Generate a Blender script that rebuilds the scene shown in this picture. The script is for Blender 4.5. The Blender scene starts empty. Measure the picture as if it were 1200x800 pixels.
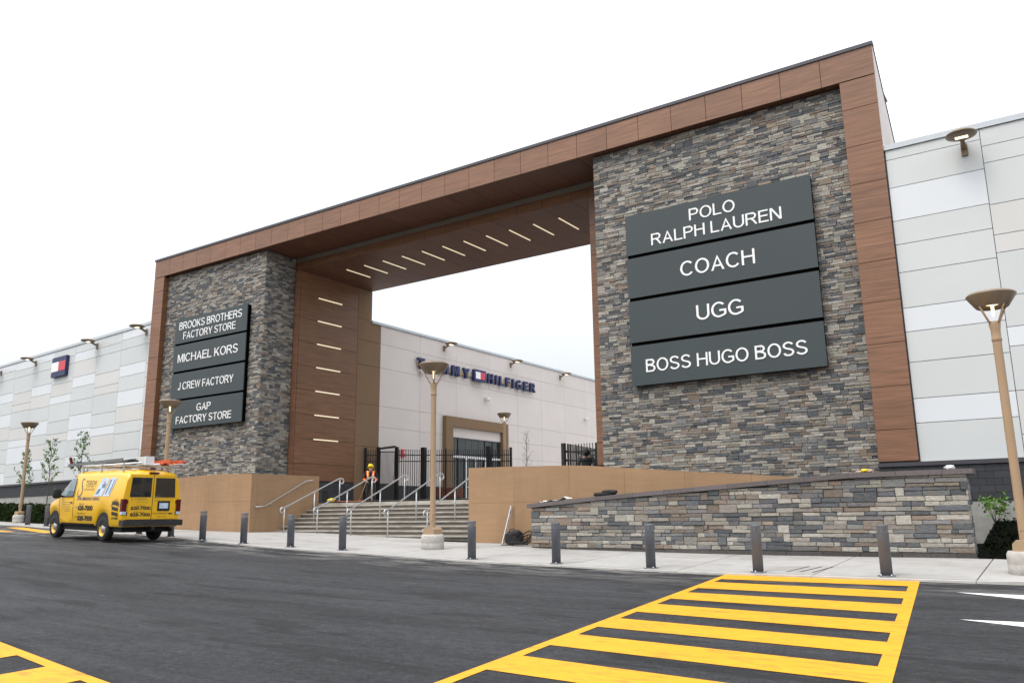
import bpy, bmesh, math, random
from mathutils import Vector, Matrix
R = random.Random(7)
SC = bpy.context.scene
COL = SC.collection
EYE = 1.62                       # everything below is measured from eye height; lifted by EYE at the end

# ------------------------------------------------------------------ camera, sky, sun, exposure
cd = bpy.data.cameras.new('camera'); cam = bpy.data.objects.new('camera', cd); COL.objects.link(cam)
cd.sensor_width = 36; cd.lens = 955.45*36/1200; cd.clip_start = .1; cd.clip_end = 3000
yaw, pit, rol = [math.radians(a) for a in (33.98, 11.92, -.73)]
f_ = Vector((-math.sin(yaw)*math.cos(pit), math.cos(yaw)*math.cos(pit), math.sin(pit)))
rt_ = Vector((math.cos(yaw), math.sin(yaw), 0)); up_ = rt_.cross(f_)
r2_ = math.cos(rol)*rt_ + math.sin(rol)*up_; u2_ = r2_.cross(f_)
cam.matrix_world = Matrix(((r2_.x, u2_.x, -f_.x, 0), (r2_.y, u2_.y, -f_.y, 0), (r2_.z, u2_.z, -f_.z, EYE), (0, 0, 0, 1)))
SC.camera = cam

SUN_EL, SUN_AZ = math.radians(58), math.radians(200)     # azimuth clockwise from +Y
wd = bpy.data.worlds.new('World'); SC.world = wd; wd.use_nodes = True
nt = wd.node_tree; nt.nodes.clear()
N = nt.nodes.new; L = nt.links.new
out = N('ShaderNodeOutputWorld'); add = N('ShaderNodeAddShader'); L(add.outputs[0], out.inputs[0])
sky = N('ShaderNodeTexSky'); sky.sky_type = 'NISHITA'; sky.sun_disc = False
sky.sun_elevation = SUN_EL; sky.sun_rotation = SUN_AZ; sky.dust_density = 6; sky.air_density = 1.5
b1 = N('ShaderNodeBackground'); b1.inputs[1].default_value = .05; L(sky.outputs[0], b1.inputs[0]); L(b1.outputs[0], add.inputs[0])
# the overcast layer: white cloud, brighter towards the zenith
tc = N('ShaderNodeTexCoord'); sp = N('ShaderNodeSeparateXYZ'); L(tc.outputs['Generated'], sp.inputs[0])
mr = N('ShaderNodeMapRange'); mr.inputs[1].default_value = 0; mr.inputs[2].default_value = 1; mr.inputs[3].default_value = .46; mr.inputs[4].default_value = 2.15
L(sp.outputs[2], mr.inputs[0])
nz = N('ShaderNodeTexNoise'); nz.inputs['Scale'].default_value = 1.6; nz.inputs['Detail'].default_value = 3
L(tc.outputs['Generated'], nz.inputs[0])
m2 = N('ShaderNodeMapRange'); m2.inputs[3].default_value = .88; m2.inputs[4].default_value = 1.12; m2.inputs[1].default_value = .3; m2.inputs[2].default_value = .7; L(nz.outputs[0], m2.inputs[0])
mm = N('ShaderNodeMath'); mm.operation = 'MULTIPLY'; L(mr.outputs[0], mm.inputs[0]); L(m2.outputs[0], mm.inputs[1])
b2 = N('ShaderNodeBackground'); b2.inputs[0].default_value = (.955, .975, 1, 1); L(mm.outputs[0], b2.inputs[1]); L(b2.outputs[0], add.inputs[1])

sd = bpy.data.lights.new('sun', 'SUN'); sd.energy = 1.1; sd.angle = math.radians(22); sd.color = (1, .97, .92)
sun = bpy.data.objects.new('sun', sd); COL.objects.link(sun)
sdir = Vector((math.sin(SUN_AZ)*math.cos(SUN_EL), math.cos(SUN_AZ)*math.cos(SUN_EL), math.sin(SUN_EL)))
sun.rotation_euler = sdir.to_track_quat('Z', 'Y').to_euler()
SC.view_settings.view_transform = 'Standard'; SC.view_settings.look = 'None'
SC.view_settings.exposure = .16; SC.view_settings.gamma = 1; SC.view_settings.use_curve_mapping = False
SC.render.resolution_x = 1024; SC.render.resolution_y = 682

# ------------------------------------------------------------------ materials
def newmat(name):
    m = bpy.data.materials.new(name); m.use_nodes = True
    t = m.node_tree; p = t.nodes['Principled BSDF']
    return m, t, p
def nd(t, typ, **k):
    n = t.nodes.new(typ)
    for a, b in k.items():
        if a.startswith('i_'): n.inputs[a[2:]].default_value = b
        else: setattr(n, a, b)
    return n
def mat(name, col, rough=.6, metal=0, spec=.5, scale=(8, 8, 8), var=.12, bump=0, bscale=None, objvar=0, coat=0, big=None, det=4, dirt=None):
    """principled + noise-mottled colour in world position, optional bump, per-object variation and large stains"""
    m, t, p = newmat(name); K = t.links.new
    p.inputs['Roughness'].default_value = rough; p.inputs['Metallic'].default_value = metal
    p.inputs['Specular IOR Level'].default_value = spec; p.inputs['Coat Weight'].default_value = coat; p.inputs['Coat Roughness'].default_value = .12
    g = nd(t, 'ShaderNodeNewGeometry'); mp = nd(t, 'ShaderNodeMapping'); mp.inputs['Scale'].default_value = scale
    K(g.outputs['Position'], mp.inputs['Vector'])
    n = nd(t, 'ShaderNodeTexNoise', i_Scale=1.0, i_Detail=det, i_Roughness=.6); K(mp.outputs[0], n.inputs['Vector'])
    r = nd(t, 'ShaderNodeMapRange'); r.inputs[1].default_value = .25; r.inputs[2].default_value = .75
    r.inputs[3].default_value = 1-var; r.inputs[4].default_value = 1+var; K(n.outputs[0], r.inputs[0])
    f = r.outputs[0]
    if objvar:
        oi = nd(t, 'ShaderNodeObjectInfo'); r2 = nd(t, 'ShaderNodeMapRange'); r2.inputs[3].default_value = 1-objvar; r2.inputs[4].default_value = 1+objvar
        K(oi.outputs['Random'], r2.inputs[0]); q = nd(t, 'ShaderNodeMath', operation='MULTIPLY'); K(f, q.inputs[0]); K(r2.outputs[0], q.inputs[1]); f = q.outputs[0]
    if big:
        bs, bv = big
        n2 = nd(t, 'ShaderNodeTexNoise', i_Scale=1.0, i_Detail=5.0, i_Roughness=.55); mp2 = nd(t, 'ShaderNodeMapping'); mp2.inputs['Scale'].default_value = bs
        K(g.outputs['Position'], mp2.inputs['Vector']); K(mp2.outputs[0], n2.inputs['Vector'])
        r3 = nd(t, 'ShaderNodeMapRange'); r3.inputs[1].default_value = .3; r3.inputs[2].default_value = .7; r3.inputs[3].default_value = 1-bv; r3.inputs[4].default_value = 1+bv
        K(n2.outputs[0], r3.inputs[0]); q = nd(t, 'ShaderNodeMath', operation='MULTIPLY'); K(f, q.inputs[0]); K(r3.outputs[0], q.inputs[1]); f = q.outputs[0]
    mx = nd(t, 'ShaderNodeVectorMath', operation='SCALE'); mx.inputs[0].default_value = col; K(f, mx.inputs['Scale'])
    base = mx.outputs[0]
    if dirt:
        dcol, ds, lo, hi, amt = dirt
        n3 = nd(t, 'ShaderNodeTexNoise', i_Scale=1.0, i_Detail=6.0, i_Roughness=.65); mp3 = nd(t, 'ShaderNodeMapping'); mp3.inputs['Scale'].default_value = ds
        K(g.outputs['Position'], mp3.inputs['Vector']); K(mp3.outputs[0], n3.inputs['Vector'])
        r4 = nd(t, 'ShaderNodeMapRange'); r4.inputs[1].default_value = lo; r4.inputs[2].default_value = hi; r4.inputs[3].default_value = 0; r4.inputs[4].default_value = amt
        K(n3.outputs[0], r4.inputs[0]); x = nd(t, 'ShaderNodeMix', data_type='RGBA'); K(r4.outputs[0], x.inputs[0]); K(base, x.inputs[6]); x.inputs[7].default_value = (*dcol, 1); base = x.outputs[2]
    K(base, p.inputs['Base Color'])
    if bump:
        b = nd(t, 'ShaderNodeBump'); b.inputs['Strength'].default_value = bump; b.inputs['Distance'].default_value = .01
        n4 = nd(t, 'ShaderNodeTexNoise', i_Scale=1.0, i_Detail=5.0); mp4 = nd(t, 'ShaderNodeMapping'); mp4.inputs['Scale'].default_value = bscale or scale
        K(g.outputs['Position'], mp4.inputs['Vector']); K(mp4.outputs[0], n4.inputs['Vector']); K(n4.outputs[0], b.inputs['Height']); K(b.outputs[0], p.inputs['Normal'])
    return m
def emit(name, col, s, base=(.8, .8, .8)):
    m, t, p = newmat(name); p.inputs['Base Color'].default_value = (*base, 1)
    p.inputs['Emission Color'].default_value = (*col, 1); p.inputs['Emission Strength'].default_value = s
    return m
M = {}
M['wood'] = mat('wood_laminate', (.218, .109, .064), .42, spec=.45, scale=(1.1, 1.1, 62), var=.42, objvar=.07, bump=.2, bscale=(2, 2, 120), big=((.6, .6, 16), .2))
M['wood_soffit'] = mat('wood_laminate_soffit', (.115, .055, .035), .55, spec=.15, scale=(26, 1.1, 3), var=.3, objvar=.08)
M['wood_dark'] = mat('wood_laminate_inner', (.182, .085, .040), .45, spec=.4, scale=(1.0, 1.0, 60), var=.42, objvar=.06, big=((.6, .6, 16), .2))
M['strip_grey'] = mat('grey_brown_metal_strip', (.20, .175, .145), .5, var=.05)
M['joint'] = mat('dark_joint', (.02, .018, .017), .9, var=.05)
M['seam'] = mat('panel_seam_grey', (.11, .115, .12), .8, var=.05)
M['coping'] = mat('dark_metal_coping', (.06, .058, .07), .4, metal=.2, var=.08)
M['coping_pale'] = mat('pale_metal_coping', (.50, .54, .58), .4, metal=.1, var=.05)
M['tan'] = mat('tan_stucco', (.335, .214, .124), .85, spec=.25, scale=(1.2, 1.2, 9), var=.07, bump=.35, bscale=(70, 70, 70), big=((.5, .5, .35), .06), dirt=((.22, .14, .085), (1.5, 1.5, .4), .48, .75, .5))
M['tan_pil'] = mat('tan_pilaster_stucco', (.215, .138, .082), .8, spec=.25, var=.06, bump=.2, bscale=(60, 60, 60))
M['white_stucco'] = mat('offwhite_stucco', (.66, .60, .57), .8, spec=.25, scale=(.7, .7, .7), var=.03, bump=.2, bscale=(50, 50, 50), objvar=.02)
M['m_grey'] = mat('pale_grey_panel', (.575, .60, .605), .35, spec=.5, scale=(.4, .4, .4), var=.03, objvar=.025)
M['m_white'] = mat('bright_white_panel', (.67, .70, .735), .3, spec=.5, scale=(.4, .4, .4), var=.02, objvar=.02)
M['m_beige'] = mat('warm_grey_panel', (.605, .602, .592), .35, spec=.5, scale=(.4, .4, .4), var=.03, objvar=.025)
M['block'] = mat('black_block', (.028, .030, .037), .55, scale=(30, 30, 30), var=.25, objvar=.2, bump=.4, bscale=(60, 60, 60))
M['block_mortar'] = mat('black_mortar', (.045, .045, .05), .9, var=.1)
M['conc_wall'] = mat('footing_concrete', (.34, .34, .325), .9, scale=(4, 4, 2), var=.15, bump=.3, dirt=((.15, .14, .12), (1.2, 1.2, 2.5), .45, .75, .5))
M['sign'] = mat('slate_sign_metal', (.050, .064, .069), .4, spec=.35, scale=(.5, .5, .5), var=.05)
M['letter_white'] = mat('white_letter', (.85, .86, .86), .4, var=.02)
M['navy'] = mat('navy_channel_letter', (.011, .020, .095), .4, var=.05)
M['gold'] = mat('letter_standoff', (.45, .33, .2), .5, var=.05)
M['red'] = mat('logo_red', (.62, .05, .08), .4, var=.03)
M['white'] = mat('logo_white', (.85, .85, .87), .4, var=.02)
M['black'] = mat('black_metal', (.012, .012, .013), .4, spec=.4, var=.1)
M['asphalt'] = mat('asphalt', (.052, .053, .058), .82, spec=.3, scale=(45, 45, 45), var=.38, bump=.9, bscale=(60, 60, 60), big=((.10, .55, .3), .30), det=6, dirt=((.11, .108, .105), (.6, 2.4, 1), .60, .78, .5))
m, t, p = newmat('asphalt_worn'); K = t.links.new
g = nd(t, 'ShaderNodeNewGeometry')
def nz_(scale, det=4, rough=.6):
    mp = nd(t, 'ShaderNodeMapping'); mp.inputs['Scale'].default_value = scale; K(g.outputs['Position'], mp.inputs['Vector'])
    n = nd(t, 'ShaderNodeTexNoise', i_Scale=1.0, i_Detail=float(det), i_Roughness=rough); K(mp.outputs[0], n.inputs['Vector']); return n.outputs[0]
def rng_(v, a, b, c, d):
    r = nd(t, 'ShaderNodeMapRange'); r.inputs[1].default_value = a; r.inputs[2].default_value = b; r.inputs[3].default_value = c; r.inputs[4].default_value = d; K(v, r.inputs[0]); return r.outputs[0]
def mul_(a, b):
    q = nd(t, 'ShaderNodeMath', operation='MULTIPLY'); K(a, q.inputs[0]); K(b, q.inputs[1]); return q.outputs[0]
fac = mul_(mul_(rng_(nz_((38, 38, 38), 6, .85), .36, .64, .35, 1.7), rng_(nz_((.09, .5, .3), 5), .3, .7, .74, 1.26)), mul_(rng_(nz_((.3, 6, 1), 7, .75), .32, .68, .78, 1.22), rng_(nz_((7, 10, 9), 8, .85), .36, .64, .55, 1.45)))
vs_ = nd(t, 'ShaderNodeVectorMath', operation='SCALE'); vs_.inputs[0].default_value = (.0435, .0447, .0485); K(fac, vs_.inputs['Scale'])
sepp = nd(t, 'ShaderNodeSeparateXYZ'); K(g.outputs['Position'], sepp.inputs[0])
gut = mul_(rng_(sepp.outputs[1], 14.4, 16.6, 0, 1), rng_(nz_((.7, 2.2, 2), 6, .7), .47, .57, 0, .7))
x0 = nd(t, 'ShaderNodeMix', data_type='RGBA'); K(gut, x0.inputs[0]); K(vs_.outputs[0], x0.inputs[6]); x0.inputs[7].default_value = (.24, .23, .215, 1)
x1 = nd(t, 'ShaderNodeMix', data_type='RGBA'); K(rng_(nz_((2.6, 6.5, 2), 6, .75), .67, .70, 0, .75), x1.inputs[0]); K(x0.outputs[2], x1.inputs[6]); x1.inputs[7].default_value = (.25, .235, .21, 1)
x2 = nd(t, 'ShaderNodeMix', data_type='RGBA'); K(rng_(nz_((.4, 1.7, .3), 6, .6), .55, .62, 0, .6), x2.inputs[0]); K(x1.outputs[2], x2.inputs[6]); x2.inputs[7].default_value = (.018, .018, .020, 1)
x3 = nd(t, 'ShaderNodeMix', data_type='RGBA'); K(mul_(rng_(sepp.outputs[1], 13.2, 15.6, 0, 1), rng_(nz_((.45, 1.5, 2), 4, .6), .56, .60, 0, .8)), x3.inputs[0]); K(x2.outputs[2], x3.inputs[6]); x3.inputs[7].default_value = (.014, .014, .015, 1)
K(x3.outputs[2], p.inputs['Base Color']); p.inputs['Specular IOR Level'].default_value = .25; K(rng_(nz_((.4, 1.5, .4)), .3, .7, .65, .9), p.inputs['Roughness'])
b = nd(t, 'ShaderNodeBump'); b.inputs['Strength'].default_value = 1; b.inputs['Distance'].default_value = .03; K(nz_((45, 45, 45), 5, .85), b.inputs['Height']); K(b.outputs[0], p.inputs['Normal'])
M['asphalt'] = m
M['walk'] = mat('sidewalk_concrete', (.355, .347, .335), .85, spec=.3, scale=(5, 5, 5), var=.07, bump=.3, bscale=(40, 40, 40), objvar=.035, big=((.45, .9, .5), .09), dirt=((.21, .185, .16), (.7, 1.1, 1), .50, .72, .6))
M['kerb'] = mat('kerb_concrete', (.47, .46, .44), .85, scale=(4, 4, 4), var=.1, bump=.3, dirt=((.2, .18, .16), (1.2, 3, 3), .5, .75, .5))
M['riser'] = mat('dark_riser_concrete', (.15, .135, .115), .9, scale=(2, 2, 9), var=.3, bump=.4, bscale=(25, 25, 25), dirt=((.09, .08, .07), (1.6, 1.6, 6), .42, .7, .7))  # base tone darker than the treads, with mottled darker patches
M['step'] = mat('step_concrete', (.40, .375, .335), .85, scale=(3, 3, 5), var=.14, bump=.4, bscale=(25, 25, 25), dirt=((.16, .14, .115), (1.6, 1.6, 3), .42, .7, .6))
M['yellow'] = mat('yellow_road_paint', (.70, .322, .008), .65, spec=.35, scale=(9, 9, 9), var=.07, bump=.5, bscale=(60, 60, 60), big=((1.2, 2.5, 1), .06), dirt=((.22, .125, .03), (3, 8, 3), .52, .70, .6))
M['roadwhite'] = mat('white_road_paint', (.72, .72, .72), .6, scale=(9, 9, 9), var=.08, bump=.4, bscale=(60, 60, 60))
M['bollard'] = mat('charcoal_bollard_metal', (.095, .10, .115), .5, metal=.0, scale=(3, 3, 3), var=.08)
M['bollard_cap'] = mat('bollard_lamp_band', (.14, .155, .185), .3, metal=.0, scale=(30, 30, 3), var=.3)
M['post'] = mat('tan_lamp_post_metal', (.36, .25, .155), .45, spec=.4, scale=(2, 2, 2), var=.05)
M['shade'] = mat('bronze_lamp_shade', (.20, .15, .10), .4, metal=.2, var=.08)
M['base'] = mat('lamp_base_concrete', (.42, .40, .37), .9, scale=(9, 9, 9), var=.16, bump=.6, bscale=(30, 30, 30), dirt=((.2, .18, .16), (3, 3, 3), .5, .75, .5))
M['lamp'] = emit('lamp_glow', (1, .80, .48), 1.7)
M['led'] = emit('led_glow', (1, .83, .55), 2)
M['void'] = mat('matt_black_backing', (.003, .003, .003), 1, spec=0, var=.05)
M['striplight'] = emit('strip_light_glow', (1, .84, .55), .62, (.6, .55, .45))
M['steel'] = mat('galvanised_steel', (.52, .53, .54), .38, metal=.65, scale=(14, 14, 14), var=.1)
M['glass'] = mat('shopfront_glass', (.018, .028, .028), .06, spec=1, var=.2, scale=(.7, .7, .7))
M['white_frame'] = mat('white_door_frame', (.66, .67, .68), .4, var=.03)
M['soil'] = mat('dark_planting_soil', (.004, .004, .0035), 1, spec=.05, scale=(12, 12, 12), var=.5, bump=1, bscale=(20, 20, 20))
M['leaf'] = mat('leaf_green', (.10, .20, .035), .7, spec=.15, scale=(5, 5, 5), var=.55)
M['leaf_dark'] = mat('dark_hedge_leaf', (.016, .032, .008), .8, spec=.1, scale=(4, 4, 4), var=.8, dirt=((.06, .055, .012), (5, 5, 5), .5, .75, .6))
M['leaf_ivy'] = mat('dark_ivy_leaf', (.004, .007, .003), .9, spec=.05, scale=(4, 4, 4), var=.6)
M['bark'] = mat('bark', (.10, .08, .06), .9, scale=(20, 20, 6), var=.3)
M['vanyellow'] = mat('yellow_van_paint', (.78, .445, .003), .3, spec=.5, scale=(.8, .8, .8), var=.03, coat=.5, dirt=((.45, .27, .03), (1.2, 1.2, 6), .6, .85, .25))
M['vandark'] = mat('dark_underbody', (.012, .012, .012), .7, var=.2)
M['tyre'] = mat('tyre_rubber', (.018, .018, .02), .85, scale=(12, 12, 12), var=.2)
M['carglass'] = mat('van_window_glass', (.012, .018, .022), .05, spec=1, scale=(2, 2, 2), var=.3)
M['cabglass'] = mat('van_cab_glass', (.16, .22, .24), .05, spec=1, scale=(2, 2, 2), var=.3)
M['bumper'] = mat('scuffed_bumper_black', (.02, .02, .022), .4, scale=(5, 5, 12), var=.4, dirt=((.09, .06, .05), (4, 4, 9), .5, .7, .6))
M['taillight'] = mat('tail_light_red', (.09, .005, .008), .15, var=.2, scale=(18, 18, 9))
M['vantext'] = mat('black_van_lettering', (.03, .025, .02), .4, var=.05)
M['vantext_b'] = mat('faded_van_lettering', (.28, .20, .06), .4, var=.05)
M['vantext_n'] = mat('navy_van_lettering', (.10, .09, .16), .4, var=.05)
M['decal'] = mat('pale_blue_decal', (.52, .62, .76), .35, scale=(6, 6, 6), var=.25)
M['decal_dark'] = mat('slate_decal', (.12, .19, .28), .35, scale=(9, 9, 9), var=.5)
M['orange'] = mat('orange_fibreglass', (.58, .10, .03), .5, scale=(8, 8, 8), var=.2)
M['alu'] = mat('aluminium', (.20, .205, .21), .4, metal=.5, scale=(9, 9, 9), var=.2)
M['skin'] = mat('skin', (.42, .24, .17), .55, var=.06)
M['cloth'] = mat('dark_work_clothes', (.012, .013, .018), .85, scale=(9, 9, 9), var=.3)
M['hivis'] = mat('orange_hivis_cloth', (.85, .13, .02), .7, var=.1)
M['lime'] = mat('lime_reflective_tape', (.65, .75, .35), .5, var=.1)
M['helmet'] = mat('yellow_helmet_plastic', (.85, .66, .01), .3, var=.03)
M['timber'] = mat('timber', (.30, .17, .07), .7, scale=(3, 3, 20), var=.2)
M['bag'] = mat('black_bag_cloth', (.008, .008, .009), .7, scale=(12, 12, 12), var=.3)
M['plastic'] = mat('white_plastic_sheet', (.72, .74, .76), .35, var=.04)
M['redbrown'] = mat('red_brown_planter', (.23, .075, .035), .7, var=.15)
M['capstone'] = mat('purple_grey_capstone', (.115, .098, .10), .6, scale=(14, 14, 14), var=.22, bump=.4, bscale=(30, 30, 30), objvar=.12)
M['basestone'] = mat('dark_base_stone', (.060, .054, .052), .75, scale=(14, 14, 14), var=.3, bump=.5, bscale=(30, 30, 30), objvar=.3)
M['mortar'] = mat('dark_mortar', (.05, .047, .043), .95, var=.2)  # plain dark mortar tone for the cores behind the stones
# ledgestone: colour per stone comes from the mesh attribute 'tone'
m, t, p = newmat('ledgestone'); K = t.links.new
at = nd(t, 'ShaderNodeAttribute', attribute_name='tone'); g = nd(t, 'ShaderNodeNewGeometry')
mp = nd(t, 'ShaderNodeMapping'); mp.inputs['Scale'].default_value = (9, 9, 30); K(g.outputs['Position'], mp.inputs['Vector'])
n1 = nd(t, 'ShaderNodeTexNoise', i_Scale=1.0, i_Detail=6.0, i_Roughness=.65); K(mp.outputs[0], n1.inputs['Vector'])
r1 = nd(t, 'ShaderNodeMapRange'); r1.inputs[1].default_value = .25; r1.inputs[2].default_value = .75; r1.inputs[3].default_value = .62; r1.inputs[4].default_value = 1.36; K(n1.outputs[0], r1.inputs[0])
v1 = nd(t, 'ShaderNodeVectorMath', operation='SCALE'); K(at.outputs['Color'], v1.inputs[0]); K(r1.outputs[0], v1.inputs['Scale'])
n2 = nd(t, 'ShaderNodeTexNoise', i_Scale=5.0, i_Detail=3.0); K(g.outputs['Position'], n2.inputs['Vector'])
r2 = nd(t, 'ShaderNodeMapRange'); r2.inputs[1].default_value = .55; r2.inputs[2].default_value = .75; r2.inputs[3].default_value = 0; r2.inputs[4].default_value = .35; K(n2.outputs[0], r2.inputs[0])
x = nd(t, 'ShaderNodeMix', data_type='RGBA'); K(r2.outputs[0], x.inputs[0]); K(v1.outputs[0], x.inputs[6]); x.inputs[7].default_value = (.24, .15, .09, 1); K(x.outputs[2], p.inputs['Base Color'])
b = nd(t, 'ShaderNodeBump'); b.inputs['Strength'].default_value = 1; b.inputs['Distance'].default_value = .018
mp2 = nd(t, 'ShaderNodeMapping'); mp2.inputs['Scale'].default_value = (16, 16, 42); K(g.outputs['Position'], mp2.inputs['Vector'])
n3 = nd(t, 'ShaderNodeTexNoise', i_Scale=1.0, i_Detail=6.0); K(mp2.outputs[0], n3.inputs['Vector']); K(n3.outputs[0], b.inputs['Height']); K(b.outputs[0], p.inputs['Normal'])
p.inputs['Roughness'].default_value = .85; p.inputs['Specular IOR Level'].default_value = .3
M['stone'] = m

# ------------------------------------------------------------------ mesh helpers
V3 = Vector
class MB:
    def __init__(s): s.v = []; s.f = []; s.m = []; s.t = []; s.tone = None; s.mi = 0; s.sm = []
    def add(s, vs, fs, smooth=False):
        o = len(s.v); s.v += [tuple(v) for v in vs]
        for f in fs: s.f.append(tuple(o+i for i in f)); s.m.append(s.mi); s.t.append(s.tone); s.sm.append(smooth)
    def box(s, x0, x1, y0, y1, z0, z1):
        vs = [(x, y, z) for z in (z0, z1) for y in (y0, y1) for x in (x0, x1)]
        s.add(vs, [(0, 2, 3, 1), (4, 5, 7, 6), (0, 1, 5, 4), (2, 6, 7, 3), (0, 4, 6, 2), (1, 3, 7, 5)])
    def tile(s, O, U, V, Nn, u0, u1, v0, v1, d, ch=.008, jit=0, v0b=None, v1b=None, back=0.0):
        """a chamfered slab standing d proud of plane (O,U,V); v0b/v1b: other end heights"""
        O, U, V, Nn = V3(O), V3(U), V3(V), V3(Nn)
        v0b = v0 if v0b is None else v0b; v1b = v1 if v1b is None else v1b
        j = lambda: R.uniform(-jit, jit)
        q = [(u0+j(), v0+j()), (u1+j(), v0b+j()), (u1+j(), v1b+j()), (u0+j(), v1+j())]
        P = lambda a, b, c: O+U*a+V*b+Nn*c
        c = ch
        ins = [(q[0][0]+c, q[0][1]+c), (q[1][0]-c, q[1][1]+c), (q[2][0]-c, q[2][1]-c), (q[3][0]+c, q[3][1]-c)]
        vs = [P(a, b, back) for a, b in q]+[P(a, b, d-c) for a, b in q]+[P(a, b, d+j()*.5) for a, b in ins]
        fs = [(8, 9, 10, 11)]
        for k in range(4):
            n = (k+1) % 4; fs += [(k, n, 4+n, 4+k), (4+k, 4+n, 8+n, 8+k)]
        s.add(vs, fs)
    def lathe(s, prof, seg=24, c=(0, 0, 0), smooth=True, axis='z', a0=0, a1=None):
        full = a1 is None; a1 = 2*math.pi if full else a1
        n = seg if full else seg+1; vs = []
        for r, h in prof:
            for k in range(n):
                a = a0+(a1-a0)*k/seg; x, y = r*math.cos(a), r*math.sin(a)
                p = (x, y, h) if axis == 'z' else ((h, x, y) if axis == 'x' else (y, h, x))
                vs.append((p[0]+c[0], p[1]+c[1], p[2]+c[2]))
        fs = []
        for i in range(len(prof)-1):
            for k in range(seg):
                kk = (k+1) % n; fs.append((i*n+k, i*n+kk, (i+1)*n+kk, (i+1)*n+k))
        s.add(vs, fs, smooth)
    def tube(s, pts, r, seg=8, caps=True, r1=None):
        pts = [V3(p) for p in pts]; vs = []; n = len(pts)
        prev = None
        for i, p in enumerate(pts):
            d = (pts[min(i+1, n-1)]-pts[max(i-1, 0)]).normalized()
            if prev is None: a = d.orthogonal().normalized()
            else: a = (prev-d*prev.dot(d)); a = a.normalized() if a.length > 1e-6 else d.orthogonal().normalized()
            prev = a; b = d.cross(a); rr = r if r1 is None else r+(r1-r)*i/(n-1)
            vs += [p+(a*math.cos(t)+b*math.sin(t))*rr for t in [2*math.pi*k/seg for k in range(seg)]]
        fs = [(i*seg+k, i*seg+(k+1) % seg, (i+1)*seg+(k+1) % seg, (i+1)*seg+k) for i in range(n-1) for k in range(seg)]
        if caps: fs += [tuple(range(seg))[::-1], tuple(range((n-1)*seg, n*seg))]
        s.add(vs, fs, True)
    def bar(s, a, b, w, h=None):
        """square bar from a to b"""
        a, b = V3(a), V3(b); h = h or w; d = (b-a).normalized()
        up = V3((0, 0, 1)) if abs(d.z) < .95 else V3((0, 1, 0)); sx = d.cross(up).normalized(); sz = sx.cross(d)
        vs = [p+sx*(i*w/2)+sz*(k*h/2) for p in (a, b) for i, k in ((-1, -1), (1, -1), (1, 1), (-1, 1))]
        s.add(vs, [(0, 1, 2, 3), (4, 7, 6, 5), (0, 4, 5, 1), (1, 5, 6, 2), (2, 6, 7, 3), (3, 7, 4, 0)])
    def prism(s, poly, y0, y1):
        """poly of (x,z) extruded along y"""
        n = len(poly); vs = [(x, y0, z) for x, z in poly]+[(x, y1, z) for x, z in poly]
        s.add(vs, [tuple(range(n)), tuple(range(2*n-1, n-1, -1))]+[(k, k+n, (k+1) % n+n, (k+1) % n) for k in range(n)])
def mk(name, mb, mats, parent=None, kind=None, fix=True):
    """link a mesh object; coordinates are eye-relative world unless the parent stands at the origin"""
    me = bpy.data.meshes.new(name); off = V3((0, 0, 0))
    p = parent
    while p is not None: off += V3(p.location); p = p.parent
    me.from_pydata([(v[0]-off.x, v[1]-off.y, v[2]-off.z) for v in mb.v], [], mb.f)
    if not isinstance(mats, (list, tuple)): mats = [mats]
    for a in mats: me.materials.append(M[a] if isinstance(a, str) else a)
    if len(mats) > 1: me.polygons.foreach_set('material_index', mb.m)
    if any(mb.sm): me.polygons.foreach_set('use_smooth', mb.sm)
    if mb.t and mb.t[0] is not None:
        at = me.color_attributes.new('tone', 'FLOAT_COLOR', 'CORNER'); buf = []
        for f, c in zip(mb.f, mb.t): buf += list(c)*len(f)
        at.data.foreach_set('color', buf)
    if fix and len(mb.f) < 60000:
        bm = bmesh.new(); bm.from_mesh(me); bmesh.ops.recalc_face_normals(bm, faces=bm.faces); bm.to_mesh(me); bm.free()
    me.update()
    o = bpy.data.objects.new(name, me); COL.objects.link(o)
    if parent is not None: o.parent = parent
    if kind: o['kind'] = kind
    return o
def tag(o, label=None, cat=None, group=None, kind=None):
    if label: o['label'] = label
    if cat: o['category'] = cat
    if group: o['group'] = group
    if kind: o['kind'] = kind
    return o
def thing(name, label, cat, loc=(0, 0, 0), group=None):
    o = bpy.data.objects.new(name, None); COL.objects.link(o); o.location = loc; o.empty_display_size = .3
    return tag(o, label, cat, group)
def dup(root, loc, rotz=0, label=None):
    def cp(o, par):
        c = o.copy(); COL.objects.link(c); c.parent = par
        for ch in o.children: cp(ch, c)
        return c
    r = cp(root, None); r.location = loc; r.rotation_euler = (0, 0, rotz)
    if label: r['label'] = label
    return r
def one(fn, *a, **k):
    mb = MB(); getattr(mb, fn)(*a, **k); return mb
def interp(x, X, Y):
    if x <= X[0]: return Y[0]
    for i in range(1, len(X)):
        if x <= X[i]: return Y[i-1]+(Y[i]-Y[i-1])*(x-X[i-1])/(X[i]-X[i-1])
    return Y[-1]
X_, Y_, Z_ = V3((1, 0, 0)), V3((0, 1, 0)), V3((0, 0, 1))

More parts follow.
